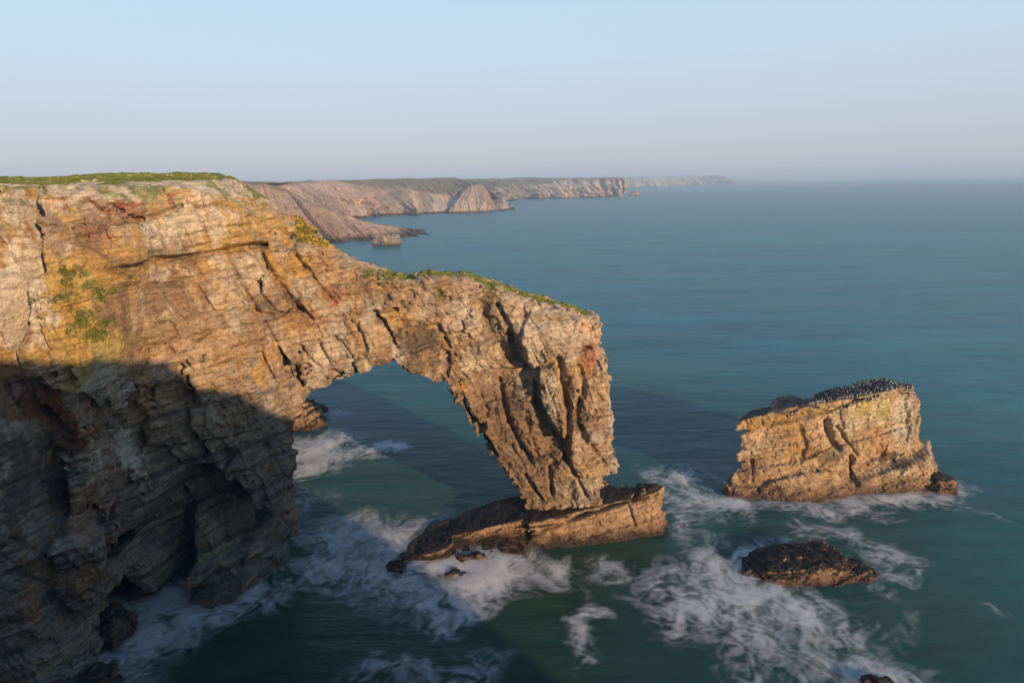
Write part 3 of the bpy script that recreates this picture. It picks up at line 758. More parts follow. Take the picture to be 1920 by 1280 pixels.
# ================================================================== sea
def sea_material():
    m = bpy.data.materials.new('sea_water'); n, l, p = nodes_of(m)
    tc = n.new('ShaderNodeTexCoord')
    def noise(scale, det, sc_=(1, 1, 1), rot=0, rgh=.55):
        mp = n.new('ShaderNodeMapping'); mp.inputs['Scale'].default_value = sc_; mp.inputs['Rotation'].default_value = (0, 0, rot)
        l.new(tc.outputs['Object'], mp.inputs[0])
        t = n.new('ShaderNodeTexNoise'); t.inputs['Scale'].default_value = scale; t.inputs['Detail'].default_value = det; t.inputs['Roughness'].default_value = rgh
        l.new(mp.outputs[0], t.inputs['Vector']); return t
    a = noise(.012, 5, (1, 1.6, 1)); r = n.new('ShaderNodeValToRGB'); e = r.color_ramp.elements
    e[0].position = .32; e[0].color = (.008, .124, .176, 1); e[1].position = .68; e[1].color = (.018, .138, .152, 1)
    l.new(a.outputs[0], r.inputs[0])
    # the shelf under the cliffs is shallow and green, the open sea deep and blue
    vd = n.new('ShaderNodeVectorMath'); vd.operation = 'DISTANCE'; vd.inputs[1].default_value = (-10, 45, 0); l.new(tc.outputs['Object'], vd.inputs[0])
    mr = n.new('ShaderNodeMapRange'); mr.inputs['From Min'].default_value = 25; mr.inputs['From Max'].default_value = 150; l.new(vd.outputs['Value'], mr.inputs['Value'])
    r2 = n.new('ShaderNodeValToRGB'); e2 = r2.color_ramp.elements; e2[0].position = .3; e2[0].color = (.010, .049, .044, 1); e2[1].position = .7; e2[1].color = (.030, .053, .029, 1); n2_ = noise(.03, 4, (1, 1.3, 1)); l.new(n2_.outputs[0], r2.inputs[0])
    mx = n.new('ShaderNodeMix'); mx.data_type = 'RGBA'; l.new(mr.outputs[0], mx.inputs[0]); l.new(r2.outputs[0], mx.inputs[6]); l.new(r.outputs[0], mx.inputs[7])
    c1 = noise(.16, 5, (.45, 1.6, 1), .1, .65); c2 = noise(.03, 5, (.5, 1.5, 1), .15, .6)
    cs = n.new('ShaderNodeMath'); cs.operation = 'ADD'; l.new(c1.outputs[0], cs.inputs[0]); l.new(c2.outputs[0], cs.inputs[1])
    cm = n.new('ShaderNodeMapRange'); cm.inputs['From Min'].default_value = .75; cm.inputs['From Max'].default_value = 1.25; cm.inputs['To Min'].default_value = .72; cm.inputs['To Max'].default_value = 1.28; l.new(cs.outputs[0], cm.inputs['Value'])
    vm_ = n.new('ShaderNodeVectorMath'); vm_.operation = 'SCALE'; l.new(mx.outputs[2], vm_.inputs[0]); l.new(cm.outputs[0], vm_.inputs['Scale'])
    l.new(vm_.outputs[0], p.inputs['Base Color'])
    p.inputs['Roughness'].default_value = .34; p.inputs['IOR'].default_value = 1.33; p.inputs['Specular IOR Level'].default_value = .16
    w1 = noise(.30, 6, (.55, 1.7, 1), .12, .62); w2 = noise(.035, 3, (.6, 1.5, 1), .1)
    ad = n.new('ShaderNodeMath'); ad.operation = 'MULTIPLY_ADD'; l.new(w2.outputs[0], ad.inputs[0]); ad.inputs[1].default_value = 4.0; l.new(w1.outputs[0], ad.inputs[2])
    b = n.new('ShaderNodeBump'); b.inputs['Distance'].default_value = .28; b.inputs['Strength'].default_value = 1.0
    l.new(ad.outputs[0], b.inputs['Height']); l.new(b.outputs[0], p.inputs['Normal'])
    return m
def sheet(name, xs, ys, z, mat):
    gx, gy = np.meshgrid(xs, ys, indexing='ij'); v = np.stack([gx.ravel(), gy.ravel(), np.full(gx.size, z)], 1)
    i = np.arange(len(xs)-1)[:, None]*len(ys)+np.arange(len(ys)-1)[None]; i = i.ravel()
    return mesh_obj(name, v, np.stack([i, i+len(ys), i+len(ys)+1, i+1], 1), mat, None, True)
g_ = np.array([-60000, -20000, -6000, -2000, -600, -200, -50, 50, 200, 600, 2000, 6000, 20000, 60000.])
tag(sheet('sea', g_, g_, 0.0, sea_material()), kind='structure')

# ================================================================== foam: long silky streaks drawn by the swirl of the water
GX0, GX1, GY0, GY1, GS_ = -48.0, 66.0, 44.0, 150.0, 0.15
nx, ny = int((GX1-GX0)/GS_), int((GY1-GY0)/GS_)
fx, fy = np.meshgrid(GX0+np.arange(nx)*GS_, GY0+np.arange(ny)*GS_, indexing='ij')
# (px,py) -> (px,py), half width in metres, strength, thin: strokes of foam on the water
STROKES = [
    # round the slab's left end and below it
    ((640, 1000), (760, 1000), 2.0, .75), ((700, 1010), (790, 1040), 2.0, .9), ((640, 1030), (760, 1090), 2.6, .8), ((780, 1065), (900, 1085), 1.6, 1.25), ((840, 1055), (960, 1075), 1.2, 1.2),
    ((760, 1100), (880, 1120), 1.6, 1.0), ((900, 1090), (1000, 1080), 1.2, .7), ((1000, 1050), (1040, 1060), 1.2, .8), ((800, 980), (830, 960), 1.1, .5), ((765, 990), (800, 975), 1.0, .7),
    ((600, 1060), (680, 1100), 2.2, .42), ((840, 1150), (920, 1130), .8, .75), ((820, 1140), (850, 1165), .8, .8), ((930, 1120), (960, 1090), .9, .45), ((900, 980), (860, 965), 1.2, .25), ((660, 1140), (740, 1160), 1.5, .22),
    ((1130, 1065), (1165, 1075), .9, .75), ((1110, 1090), (1105, 1150), .5, .32), ((1108, 1160), (1096, 1210), .6, .95), ((1090, 1220), (1105, 1240), .6, .6),
    # between the cliff and the slab
    ((545, 850), (600, 840), 2.6, 1.25), ((550, 880), (620, 860), 1.8, 1.0), ((620, 860), (690, 850), 1.6, .55), ((690, 850), (725, 845), 1.5, 1.05), ((600, 780), (650, 775), 1.0, .6), ((545, 900), (560, 960), 1.6, .5), ((545, 930), (600, 960), 1.2, .25),
    ((560, 1000), (640, 990), 1.6, .35), ((560, 1090), (520, 1110), 1.2, .6), ((550, 1060), (575, 1040), 1.0, .5), ((620, 920), (660, 930), 1.2, .22), ((555, 1050), (640, 1080), 1.6, .3),
    # foot of the near cliff and the cave
    ((200, 1150), (330, 1110), 1.6, .9), ((250, 1170), (450, 1110), 1.8, .95), ((290, 1130), (330, 1090), 1.0, .8), ((200, 1230), (330, 1190), 1.7, .85), ((200, 1270), (270, 1260), 1.5, .8), ((330, 1160), (470, 1125), 1.4, .6), ((480, 1100), (550, 1085), .8, .5), ((190, 1130), (240, 1130), 1.0, .8),
    # bottom edge
    ((680, 1270), (800, 1250), 1.3, .55), ((760, 1275), (900, 1270), 1.2, .55), ((890, 1230), (960, 1250), 1.0, .4), ((700, 1240), (780, 1225), .9, .25),
    # between slab and stack
    ((1235, 900), (1290, 905), 1.8, .75), ((1280, 890), (1360, 885), 1.3, .5), ((1300, 930), (1380, 945), 1.3, 1.1), ((1250, 930), (1280, 980), 1.3, .7), ((1330, 950), (1405, 970), 1.0, .7), ((1255, 970), (1270, 1010), 1.0, .55), ((1310, 970), (1350, 1010), 1.3, .35),
    ((1370, 950), (1500, 955), 1.0, .7), ((1500, 955), (1640, 930), 1.1, .95), ((1570, 945), (1660, 965), .7, .6), ((1640, 925), (1760, 925), 1.0, 1.15), ((1700, 940), (1790, 945), 1.0, .8), ((1780, 920), (1830, 925), .8, .5), ((1800, 960), (1880, 975), .8, .4), ((1790, 905), (1800, 925), .6, .7),
    # round the low rock
    ((1385, 1040), (1460, 1032), 1.0, 1.0), ((1330, 1060), (1400, 1050), 1.4, .9), ((1230, 1100), (1330, 1060), 1.5, .6), ((1300, 1080), (1390, 1090), 1.8, .7), ((1220, 1130), (1300, 1120), 1.5, .55), ((1260, 1170), (1360, 1130), 1.6, .8), ((1340, 1140), (1450, 1130), 1.6, 1.15),
    ((1390, 1105), (1470, 1130), 1.1, 1.0), ((1300, 1190), (1400, 1200), 1.3, .7), ((1400, 1180), (1450, 1150), 1.2, .65), ((1470, 1110), (1530, 1120), 1.0, .8), ((1530, 1115), (1580, 1160), .9, .85), ((1560, 1170), (1520, 1190), .9, .7), ((1480, 1170), (1420, 1200), 1.0, .4),
    ((1520, 1010), (1600, 1010), 1.0, .65), ((1600, 1015), (1680, 1050), 1.1, .75), ((1640, 1060), (1690, 1080), .9, .7), ((1640, 1090), (1670, 1110), .8, .5), ((1510, 1000), (1540, 1020), .8, .5),
    ((1400, 1240), (1480, 1220), 1.2, .5), ((1500, 1220), (1640, 1250), 1.5, .8), ((1560, 1250), (1660, 1240), 1.0, .7), ((1620, 1270), (1700, 1275), 1.2, .7), ((1480, 1270), (1600, 1275), 1.0, .5), ((1700, 1270), (1760, 1265), .8, .35), ((1640, 1180), (1740, 1160), 1.0, .22), ((1380, 1270), (1440, 1250), 1.0, .4),
    ((1840, 1130), (1860, 1140), .6, .35),
]
wxx = 1.5*vnoise(fx*.22, fy*.22, fx*0+2)+.6*vnoise(fx*.7, fy*.7, fx*0+12); wyy = 2.2*vnoise(fx*.2, fy*.14, fx*0+31)+.9*vnoise(fx*.6, fy*.5, fx*0+22)
dens = np.zeros(fx.shape); 
for a, b, w, s in STROKES:
    if a[0] > 1200 and a[1] > 1035: s *= .80
    elif s < .6: s *= .72
    elif (780 < a[0] < 1010 and 1040 < a[1] < 1130) or (a[0] < 730 and 820 < a[1] < 890): s *= 1.25
    A, B = on_water(*a), on_water(*b); ax, ay = A[0], A[1]; bx, by = B[0]-ax, B[1]-ay
    qx, qy = fx+wxx-ax, fy+wyy-ay
    t = np.clip((qx*bx+qy*by)/(bx*bx+by*by+1e-9), 0, 1)
    dist2 = (qx-bx*t)**2+((qy-by*t)*.72)**2
    dens = np.maximum(dens, .65*s*np.exp(-dist2/(w*w*2.9))) + .35*s*np.exp(-dist2/(w*w*2.9))
# swirl field: curl of a smooth noise plus a steady set to the left
def psi(x, y): return 6*vnoise(x*.06, y*.06, x*0+71)+1.3*vnoise(x*.17+5, y*.17, x*0+81)+.25*vnoise(x*.45+5, y*.45, x*0+91)+.30*y + 3.2*np.exp(-((x-31)**2+((y-60)*1.0)**2)/70.0) - 2.4*np.exp(-((x+8)**2+(y-66)**2)/60.0)
e_ = .2
ux = (psi(fx, fy+e_)-psi(fx, fy-e_)); uy = -(psi(fx+e_, fy)-psi(fx-e_, fy))
un = np.hypot(ux, uy)+1e-6; ux /= un; uy /= un
wn_ = rng.rand(nx, ny).astype(np.float32)
wn_ = (wn_+np.roll(wn_, 1, 0)+np.roll(wn_, 1, 1)+np.roll(np.roll(wn_, 1, 0), 1, 1))/4
big_n = rng.rand(nx//3+2, ny//3+2)
def lic(src, steps, step):
    acc = src.copy()*0; cnt = 0
    for sgn in (1, -1):
        X = np.arange(nx)[:, None]+np.zeros((1, ny)); Y = np.arange(ny)[None]+np.zeros((nx, 1))
        for s in range(steps):
            xi = np.clip(X.astype(int), 0, nx-1); yi = np.clip(Y.astype(int), 0, ny-1)
            acc += src[xi, yi]; cnt += 1
            X += sgn*step*ux[xi, yi]; Y += sgn*step*uy[xi, yi]
    return acc/cnt
def norm_(a): a = a-a.mean(); return a/(a.std()+1e-9)
cloud = .7*vnoise(fx*.7, fy*.55, fx*0+41)+.8*vnoise(fx*1.9, fy*1.6, fx*0+43)+.9*vnoise(fx*4.3, fy*3.6, fx*0+47)
L1 = lic(wn_, 7, 1.0); L2 = lic(cloud, 7, 1.2)
lace = 1-2.2*np.abs(fbm(fx*.55+1.6*wxx, fy*.45+1.2*wyy, fx*0+61, 5, .68))
fray = norm_(fbm(fx*.5+2*wxx, fy*.4+1.5*wyy, fx*0+57, 5, .62))
fine = fbm(fx*1.1+2.2*wxx+30, fy*.9+1.8*wyy, fx*0+67, 5, .72)
lace2 = 1-2.2*np.abs(fbm(fx*.3+2.2*wxx+9, fy*.26+1.9*wyy, fx*0+63, 6, .66))
wisp = .20*norm_(L1)+.34*norm_(L2)+.22*fray+.36*norm_(lace)+.38*norm_(lace2)+.30*norm_(fine)
soft = dens
foam = np.clip(soft*(.61+.38*wisp) + .10*np.clip(soft*3, 0, 1)*wisp - .07, 0, None)
alpha = 1-np.exp(-1.05*foam**1.2)
for _ in range(1): alpha = (2*alpha+np.roll(alpha, 1, 0)+np.roll(alpha, -1, 0)+np.roll(alpha, 1, 1)+np.roll(alpha, -1, 1))/6
alpha *= sstep(GX0, GX0+3, fx)*sstep(GX1, GX1-3, fx)*sstep(GY1, GY1-4, fy)
alpha = np.clip(alpha, 0, .9)
def foam_material(name, k):
    m = bpy.data.materials.new(name); n, l, p = nodes_of(m)
    at = n.new('ShaderNodeAttribute'); at.attribute_name = 'cover'
    mu = n.new('ShaderNodeMath'); mu.operation = 'MULTIPLY'; mu.inputs[1].default_value = k; l.new(at.outputs['Fac'], mu.inputs[0]); l.new(mu.outputs[0], p.inputs['Alpha'])
    p.inputs['Base Color'].default_value = (.66, .68, .70, 1); p.inputs['Roughness'].default_value = .9; p.inputs['Specular IOR Level'].default_value = .1
    return m
def foam_layer(name, h, k, al, label):
    zz = h + .10*vnoise(fx*.3, fy*.3, fx*0+5)
    keep = al > .012
    i = (np.arange(nx-1)[:, None]*ny+np.arange(ny-1)[None])
    kf = keep[:-1, :-1] | keep[1:, :-1] | keep[1:, 1:] | keep[:-1, 1:]
    i = i[kf]
    q = np.stack([i, i+ny, i+ny+1, i+1], 1)
    u, inv = np.unique(q, return_inverse=True)
    v = np.stack([fx.ravel()[u], fy.ravel()[u], zz.ravel()[u]], 1)
    return tag(mesh_obj(name, v, inv.reshape(q.shape), foam_material(name, k), None, True, {'cover': al.ravel()[u]}), label, 'foam', None, 'stuff')
foam_layer('foam', .14, 1.0, alpha, 'white foam streaked by the swell around the rocks')
mist = np.clip(dens-.55, 0, None)*.8*sstep(-2.5, 1.5, norm_(L2)+.6)
foam_layer('spray', .45, .75, np.clip(mist, 0, .8), 'thin pale spray drifting low over the thickest foam')
print('foam', round(time.time()-T0, 1))

# ================================================================== far coast
COASTM = rock_material('coast_rock', -25, fine=.16, bump=4.0, var=.4, bedsc=(1.3, 1.3, .35))
def coast(name, pts, nS, nT, amp, lam, seed, grass, inland=260, slant=.12, label=None, cat=None, kind='structure', warm=0.0, power=1.5, rock=None):
    """pts: (base px, base py, top px, top py, top Y)"""
    B = np.array([on_water(p[0], p[1]) for p in pts]); Tp = np.array([atY(p[2], p[3], p[4]) for p in pts])
    L = np.concatenate([[0], np.cumsum(np.linalg.norm(B[1:, :2]-B[:-1, :2], axis=1)+1e-3)])
    pxs = np.array([p[0] for p in pts], float); par = .5*L/L[-1]+.5*np.concatenate([[0], np.cumsum(np.abs(np.diff(pxs))+3)])/(np.abs(np.diff(pxs))+3).sum()
    s = np.linspace(0, 1, nS)
    b = np.stack([np.interp(s, par, B[:, i]) for i in range(3)], 1); t = np.stack([np.interp(s, par, Tp[:, i]) for i in range(3)], 1)
    Ls = np.interp(s, par, L)
    h = np.linspace(0, 1, nT)
    hz = h[None, :]
    P = b[:, None, :]*(1-hz[..., None]**power)+t[:, None, :]*hz[..., None]**power
    P[..., 2] = -1.5 + (t[:, None, 2]+1.5)*hz
    d = t[:, :2]-b[:, :2]; d = d/(np.linalg.norm(d, axis=1)[:, None]+1e-6)
    x, y, z = P[..., 0], P[..., 1], P[..., 2]
    S = Ls[:, None]+0*z
    def rg_(f_, q_): return 1-2*np.abs(vnoise(S/lam*f_+z*slant*f_/lam*1.5, z*.012*f_+q_, z*0+seed+q_))
    r = -1.1*np.clip(rg_(.8, 1)-.45, 0, 1)*1.6 + .55*vnoise(S/lam*.5, z*.01, z*0+seed+3) - .42*rg_(2.1, 4) - .26*rg_(4.7, 8) - .16*rg_(10., 15) - .10*rg_(21., 18) + .3*fbm(x/lam*1.5, y/lam*1.5, z/lam*3, 4, .6) + .35
    bed = .10*vnoise(S*.02, z*.25+S*.03, z*0+2)
    k = np.sin(np.pi*np.clip(hz*.9+.1, 0, 1))**.5*(1-sstep(.9, 1, hz)*.7)
    off = amp*(-r+bed)*k
    P[..., 0] -= d[:, None, 0]*off; P[..., 1] -= d[:, None, 1]*off
    P[..., 2] += (hz > .97)*0.8*vnoise(S/lam*3, z*0, z*0+4)
    # plateau behind the edge
    nP = 8; far = []
    for q in range(1, nP+1):
        f_ = inland*(q/nP)**1.5
        e = P[:, -1].copy(); e[:, 0] += d[:, 0]*f_*.4; e[:, 1] += f_; e[:, 2] += 1.5*vnoise(Ls/90+seed, Ls*0+q*.3, Ls*0)-.004*f_
        far.append(e)
    P = np.concatenate([P, np.stack(far, 1)], 1); M = P.shape[1]
    v = P.reshape(-1, 3)
    i = (np.arange(nS-1)[:, None]*M+np.arange(M-1)[None]).ravel()
    q = np.stack([i, i+M, i+M+1, i+1], 1)
    x, y, z = v.T
    n1 = fbm(x/lam*.7, y/lam*.7, z/lam*1.5, 4, .6); n2 = fbm(np.repeat(Ls, M)/lam*2, z*.02, z*0+seed, 3, .6)
    c = np.tile(np.array([.62, .43, .28]) if rock is None else np.array(rock), (len(v), 1))
    c = blend(c, np.array([.60, .48, .37]), sstep(-.1, .3, n1)*.7); c = blend(c, np.array([.30, .20, .13]), sstep(.0, .25, n2)*.55)
    c = blend(c, np.array([.09, .065, .045]), sstep(4.5, 1.5, z))
    hh = np.tile(np.concatenate([h, np.full(nP, 1.2)]), nS)
    g = np.interp(np.repeat(s, M), np.interp([0]+[q_[0] for q_ in grass]+[1], [0, 1], [0, 1]) if False else np.array([q_[0] for q_ in grass]), np.array([q_[1] for q_ in grass]))
    c = blend(c, np.array([.22, .18, .095]), sstep(g-.08, g+.08, hh+.35*n1))
    if warm: c = c*np.array([1+warm, 1, 1-warm])
    return tag(mesh_obj(name, v, q, COASTM, None, False, {'tint': c}), label, cat, None, kind)
# coast strips from near to far
coast('headland', [(440, 480, 440, 341, 640), (520, 470, 495, 342, 620), (620, 457, 548, 362, 600), (655, 455, 590, 384, 590), (690, 453, 640, 404, 590), (740, 450, 700, 419, 590), (775, 446, 740, 427, 590), (800, 441, 775, 434, 588), (803, 437, 792, 433, 592), (780, 430, 760, 430, 610), (700, 424, 700, 419, 620)],
      620, 90, 17, 20, 3, [(0, .98), (.25, .97), (.4, 1.05), (1, 1.3)], inland=6, warm=.10)
coast('headland', [(470, 436, 440, 342, 800), (600, 418, 530, 341, 930), (690, 408, 600, 338, 1010), (730, 405, 670, 337, 1060), (770, 403, 720, 336, 1130), (815, 401, 765, 335, 1200), (860, 399, 810, 334, 1240), (905, 398, 850, 333, 1260), (935, 392, 868, 337, 1270), (900, 386, 880, 345, 1300)],
      900, 90, 34, 60, 13, [(0, .97), (.4, .95), (.5, .6), (.8, .45), (.92, .6), (1, .9)], inland=500, warm=.02)
coast('headland', [(838, 401, 862, 372, 1050), (850, 401, 872, 355, 1065), (880, 400, 885, 347, 1080), (912, 399, 905, 347, 1085), (925, 398, 917, 362, 1088), (930, 397, 925, 378, 1088), (945, 396, 941, 366, 1095), (958, 395, 950, 380, 1095), (966, 392, 958, 386, 1096), (955, 387, 950, 380, 1110), (900, 384, 905, 350, 1130)],
      420, 70, 13, 34, 27, [(0, 1.0), (.3, 1.02), (1, 1.3)], inland=5, warm=.05, rock=[.46, .32, .21])
coast('headland', [(900, 384, 830, 336, 1650), (950, 378, 890, 336, 1700), (985, 374, 935, 335, 1800), (1030, 373, 985, 334.5, 1900), (1080, 372, 1055, 334, 1920), (1130, 370, 1125, 333.5, 1900), (1168, 366.5, 1168, 333, 1930), (1173, 362, 1170, 333, 2050), (1165, 356, 1160, 333, 2300)],
      700, 70, 60, 85, 33, [(0, .5), (.25, .6), (.4, .9), (1, .97)], inland=900)
coast('headland', [(1140, 355, 1120, 333, 4600), (1200, 351.5, 1190, 332, 4700), (1270, 349, 1262, 331.2, 4900), (1330, 345.5, 1325, 329.5, 5200), (1352, 344, 1345, 329.5, 5200), (1372, 341.5, 1360, 331, 5400), (1376, 338, 1366, 331, 6000)],
      500, 50, 130, 190, 43, [(0, .9), (1, .97)], inland=1500)
# the same coast where it runs on behind the near cliff
coast('headland', [(-900, 500, -900, 341, 560), (-300, 490, -300, 341, 620), (150, 486, 150, 341, 640), (440, 480, 440, 341, 640)], 260, 60, 15, 24, 3, [(0, .97), (1, .97)], inland=700, warm=.10)
# low hill on the skyline behind the third headland
hx, hy = np.meshgrid(np.linspace(-1, 1, 60), np.linspace(-1, 1, 24), indexing='ij')
hc = atY(985, 334, 3000)
hv = np.stack([hc[0]+hx*330, 3000+hy*500, 30+27*np.exp(-(hx*1.6)**2-(hy*1.2)**2)+1.2*vnoise(hx*9, hy*6, hx*0)], -1).reshape(-1, 3)
ii = (np.arange(59)[:, None]*24+np.arange(23)[None]).ravel()
tag(mesh_obj('hill', hv, np.stack([ii, ii+24, ii+25, ii+1], 1), COASTM, None, True, {'tint': np.tile([.16, .13, .075], (len(hv), 1))}), kind='structure')
# little stack and islet off the far coast
def far_rock(px, py, w, dpt, h, vox, label, name, cat, seed, flat=True):
    c = on_water(px, py); g = Grain(4, 86, 0, seed)
    def f(x, y, z):
        u, v = x-c[0], y-c[1]
        d = poly2(u, v, [-w*.5, -w*.2, w*.3, w*.5, w*.35, -w*.3], [0, -dpt*.4, -dpt*.35, 0, dpt*.5, dpt*.5]) + .06*z
        t = h*(1-.12*np.abs(u)/w) if flat else h*(1.15-.9*np.abs(u/w-.12)*2)
        return smax(d, z-t, 1.0)
    k = vox/.3
    def base(x, y, z): return f(x, y, z)
    def bg(x, y, z, d0):
        dd, b, j, kk = rock_detail_big(x/k, y/k, z/k, g); return d0-dd*k*.45, b, j, kk
    v, q = surface_nets(base, bg, lambda x, y, z, b, j, kk: rock_detail_small(x/k, y/k, z/k, b, j, kk, g)*k, (c[0]-w*.8, c[1]-dpt, -1), (c[0]+w*.8, c[1]+dpt, h*1.5), vox)
    cc = np.tile(np.array([.33, .26, .19]), (len(v), 1)); cc = blend(cc, np.array([.10, .075, .05]), sstep(3, 1, v[:, 2]))
    return tag(mesh_obj(name, v, q, COASTM, None, False, {'tint': cc}), label, cat)
far_rock(725, 461, 19, 11, 7.2, .6, 'small flat-topped stack standing off the nearest brown point of the far coast', 'sea_stack', 'sea stack', 51)
far_rock(1188, 367, 36, 25, 12, 1.6, 'tiny pointed islet just off the tip of the third headland', 'islet', 'islet', 53, False)
far_rock(1163, 368.5, 22, 14, 5, 1.4, 'tiny low rock between the third headland and the islet', 'islet', 'islet', 55, False)
# white building on the far clifftop
hs = empty('white_house', tuple(atY(1207, 334, 4650)))
tag(hs, 'tiny white building on the skyline of the farthest headland', 'house')
def plainmat(name, col, r=.8):
    m = bpy.data.materials.new(name); n, l, p = nodes_of(m)
    t = n.new('ShaderNodeTexNoise'); t.inputs['Scale'].default_value = 12; t.inputs['Detail'].default_value = 4
    rp = n.new('ShaderNodeValToRGB'); rp.color_ramp.elements[0].color = (*[q*.8 for q in col], 1); rp.color_ramp.elements[1].color = (*[min(1, q*1.15) for q in col], 1)
    l.new(t.outputs[0], rp.inputs[0]); l.new(rp.outputs[0], p.inputs['Base Color']); p.inputs['Roughness'].default_value = r
    return m
WHITE = plainmat('white_paint', (.8, .8, .78)); SLATE = plainmat('slate', (.25, .25, .27)); BLACKB = plainmat('dark_plumage', (.02, .018, .018)); WHITEB = plainmat('white_plumage', (.75, .73, .7)); 
mesh_obj('wall', np.array([(-14, -5, -8), (14, -5, -8), (14, 5, -8), (-14, 5, -8), (-14, -5, 5), (14, -5, 5), (14, 5, 5), (-14, 5, 5)]), [(0, 1, 5, 4), (1, 2, 6, 5), (2, 3, 7, 6), (3, 0, 4, 7)], WHITE, hs, False)
mesh_obj('roof', np.array([(-14.5, -5.5, 5), (14.5, -5.5, 5), (14.5, 5.5, 5), (-14.5, 5.5, 5), (-13, 0, 8.5), (13, 0, 8.5)]), [(0, 1, 5, 4), (2, 3, 4, 5), (1, 2, 5, 5), (3, 0, 4, 4)], SLATE, hs, False)

# ================================================================== land the viewer stands on; its unseen ridge is shaped to throw the shadow on the cliff foot
sv = np.array(sdir)
ridge = [(-62, 8, 43.), (-30, -10, 44.5), (-9, -14, 47.), (2, -14, 48.4)]
for (qx, qy), L_ in zip([(5, 682), (100, 680), (200, 676), (290, 676), (315, 684), (330, 690), (345, 705), (370, 722), (410, 732), (450, 738), (470, 750), (490, 765), (520, 778)], [83, 85, 87, 92, 93, 93.5, 95, 97, 99, 100, 101, 103, 107]):
    q_ = raycast(main_base0, qx, qy); ridge.append(tuple(q_+sv*L_))
for w_ in [(640, 1000), (700, 1060), (760, 1110), (850, 1200), (900, 1280), (1000, 1500)]:
    ridge.append(tuple(on_water(*w_)+sv*182.1))
ridge.append((230, -260, 43))
Rg = np.array(ridge, float)
Ed = Rg.copy(); Ed[:, 2] = 41.2
front_ = [(-62, 24), (-30, 4), (-9, 1.0), (-2.5, 1.2), (2.5, .6), (9, -2), (14, -4), (20, -5.5), (23, -6.5), (26, -7.5), (28, -8.5)]
for k_, q_ in enumerate(front_): Ed[k_, :2] = q_
Ed[len(front_):, 0] += 2.2; Ed[len(front_):, 1] += 2.8
Ed[2:6, 2] = 40.3
nE = 360; Le = np.concatenate([[0], np.cumsum(np.hypot(*(Ed[1:, :2]-Ed[:-1, :2]).T))]); ss = np.linspace(0, Le[-1], nE)
ed = np.stack([np.interp(ss, Le, Ed[:, i]) for i in range(3)], 1); rg = np.stack([np.interp(ss, Le, Rg[:, i]) for i in range(3)], 1)
rg[:, 2] += .35*vnoise(ss*.35, ss*0, ss*0+2)+.25*vnoise(ss*1.1, ss*0, ss*0+7)
rows = []
for hgt in np.linspace(0, 1, 50):
    w_ = .9*vnoise(ss*.15, ss*0+hgt*5, ss*0+3)*(1-hgt)+.6*(1-hgt)
    e_ = ed.copy(); e_[:, 1] += w_; e_[:, 0] += w_*.5; e_[:, 2] = -1.5+(ed[:, 2]+1.5)*hgt; rows.append(e_)
for t_ in np.linspace(.1, 1, 10): rows.append(ed+(rg-ed)*t_)
for q_ in (3, 10, 40, 160): e_ = rg.copy(); e_[:, 0] -= q_*.2; e_[:, 1] -= q_; e_[:, 2] -= .02*q_+.3; rows.append(e_)
Pv = np.stack(rows, 1); M = Pv.shape[1]
i = (np.arange(nE-1)[:, None]*M+np.arange(M-1)[None]).ravel()
vv = Pv.reshape(-1, 3); cc = rock_tint(vv, G1, 1.5); cc = blend(cc, GREEN, sstep(39.5, 40.2, vv[:, 2]))
tag(mesh_obj('viewpoint_cliff', vv, np.stack([i, i+1, i+M+1, i+M], 1), ROCK, None, False, {'tint': cc}), kind='structure')

# ================================================================== seabirds
def bird_mesh():
    vs_, fs_, ms_ = [], [], []
    def ell(cx, cy, cz, rx, ry, rz, mat, tilt=0.0, n=7, m=5):
        o = len(vs_)
        for a in range(m+1):
            th = math.pi*a/m
            for b in range(n):
                ph = 2*math.pi*b/n
                X, Y, Z = rx*math.sin(th)*math.cos(ph), ry*math.sin(th)*math.sin(ph), rz*math.cos(th)
                vs_.append((cx+X*math.cos(tilt)+Z*math.sin(tilt), cy+Y, cz-X*math.sin(tilt)+Z*math.cos(tilt)))
        for a in range(m):
            for b in range(n):
                fs_.append((o+a*n+b, o+(a+1)*n+b, o+(a+1)*n+(b+1) % n, o+a*n+(b+1) % n)); ms_.append(mat)
    ell(0, 0, .22, .105, .10, .21, 0, .25)                 # back
    ell(.055, 0, .19, .085, .085, .17, 1, .25)             # breast
    ell(.08, 0, .43, .055, .05, .06, 0)                    # head
    ell(.16, 0, .43, .06, .015, .016, 0)                   # bill
    ell(-.10, 0, .06, .03, .05, .07, 0, .6)                # tail
    ell(.02, .03, .02, .03, .015, .02, 0); ell(.02, -.03, .02, .03, .015, .02, 0)   # feet
    return vs_, fs_, ms_
bv, bf, bm_ = bird_mesh()
me = bpy.data.meshes.new('seabird'); me.from_pydata(bv, [], bf); me.materials.append(BLACKB); me.materials.append(WHITEB)
me.polygons.foreach_set('material_index', bm_); me.update()
def pts_in(poly, n, rr, seed):
    r = np.random.RandomState(seed); P = np.array(poly, float); out = []
    while len(out) < n:
        q = r.rand(4000, 2)*(P.max(0)-P.min(0))+P.min(0)
        ins = poly2(q[:, 0], q[:, 1], list(P[:, 0]), list(P[:, 1])) < 0
        out += list(q[ins])
    return np.array(out[:n])
dg = bpy.context.evaluated_depsgraph_get(); dg.update()
from mathutils.bvhtree import BVHTree
def tree_of(o): return BVHTree.FromObject(o, dg)
st_t, cl_t, ar_t = tree_of(stack), tree_of(cliff), tree_of(arch)
def land(tree, px, py, up=.55):
    d = Vector(ray(px, py)).normalized(); h, nrm, _, _ = tree.ray_cast(Vector(CAM), d)
    if h is None or nrm.z < up: return None
    return h
spots = []
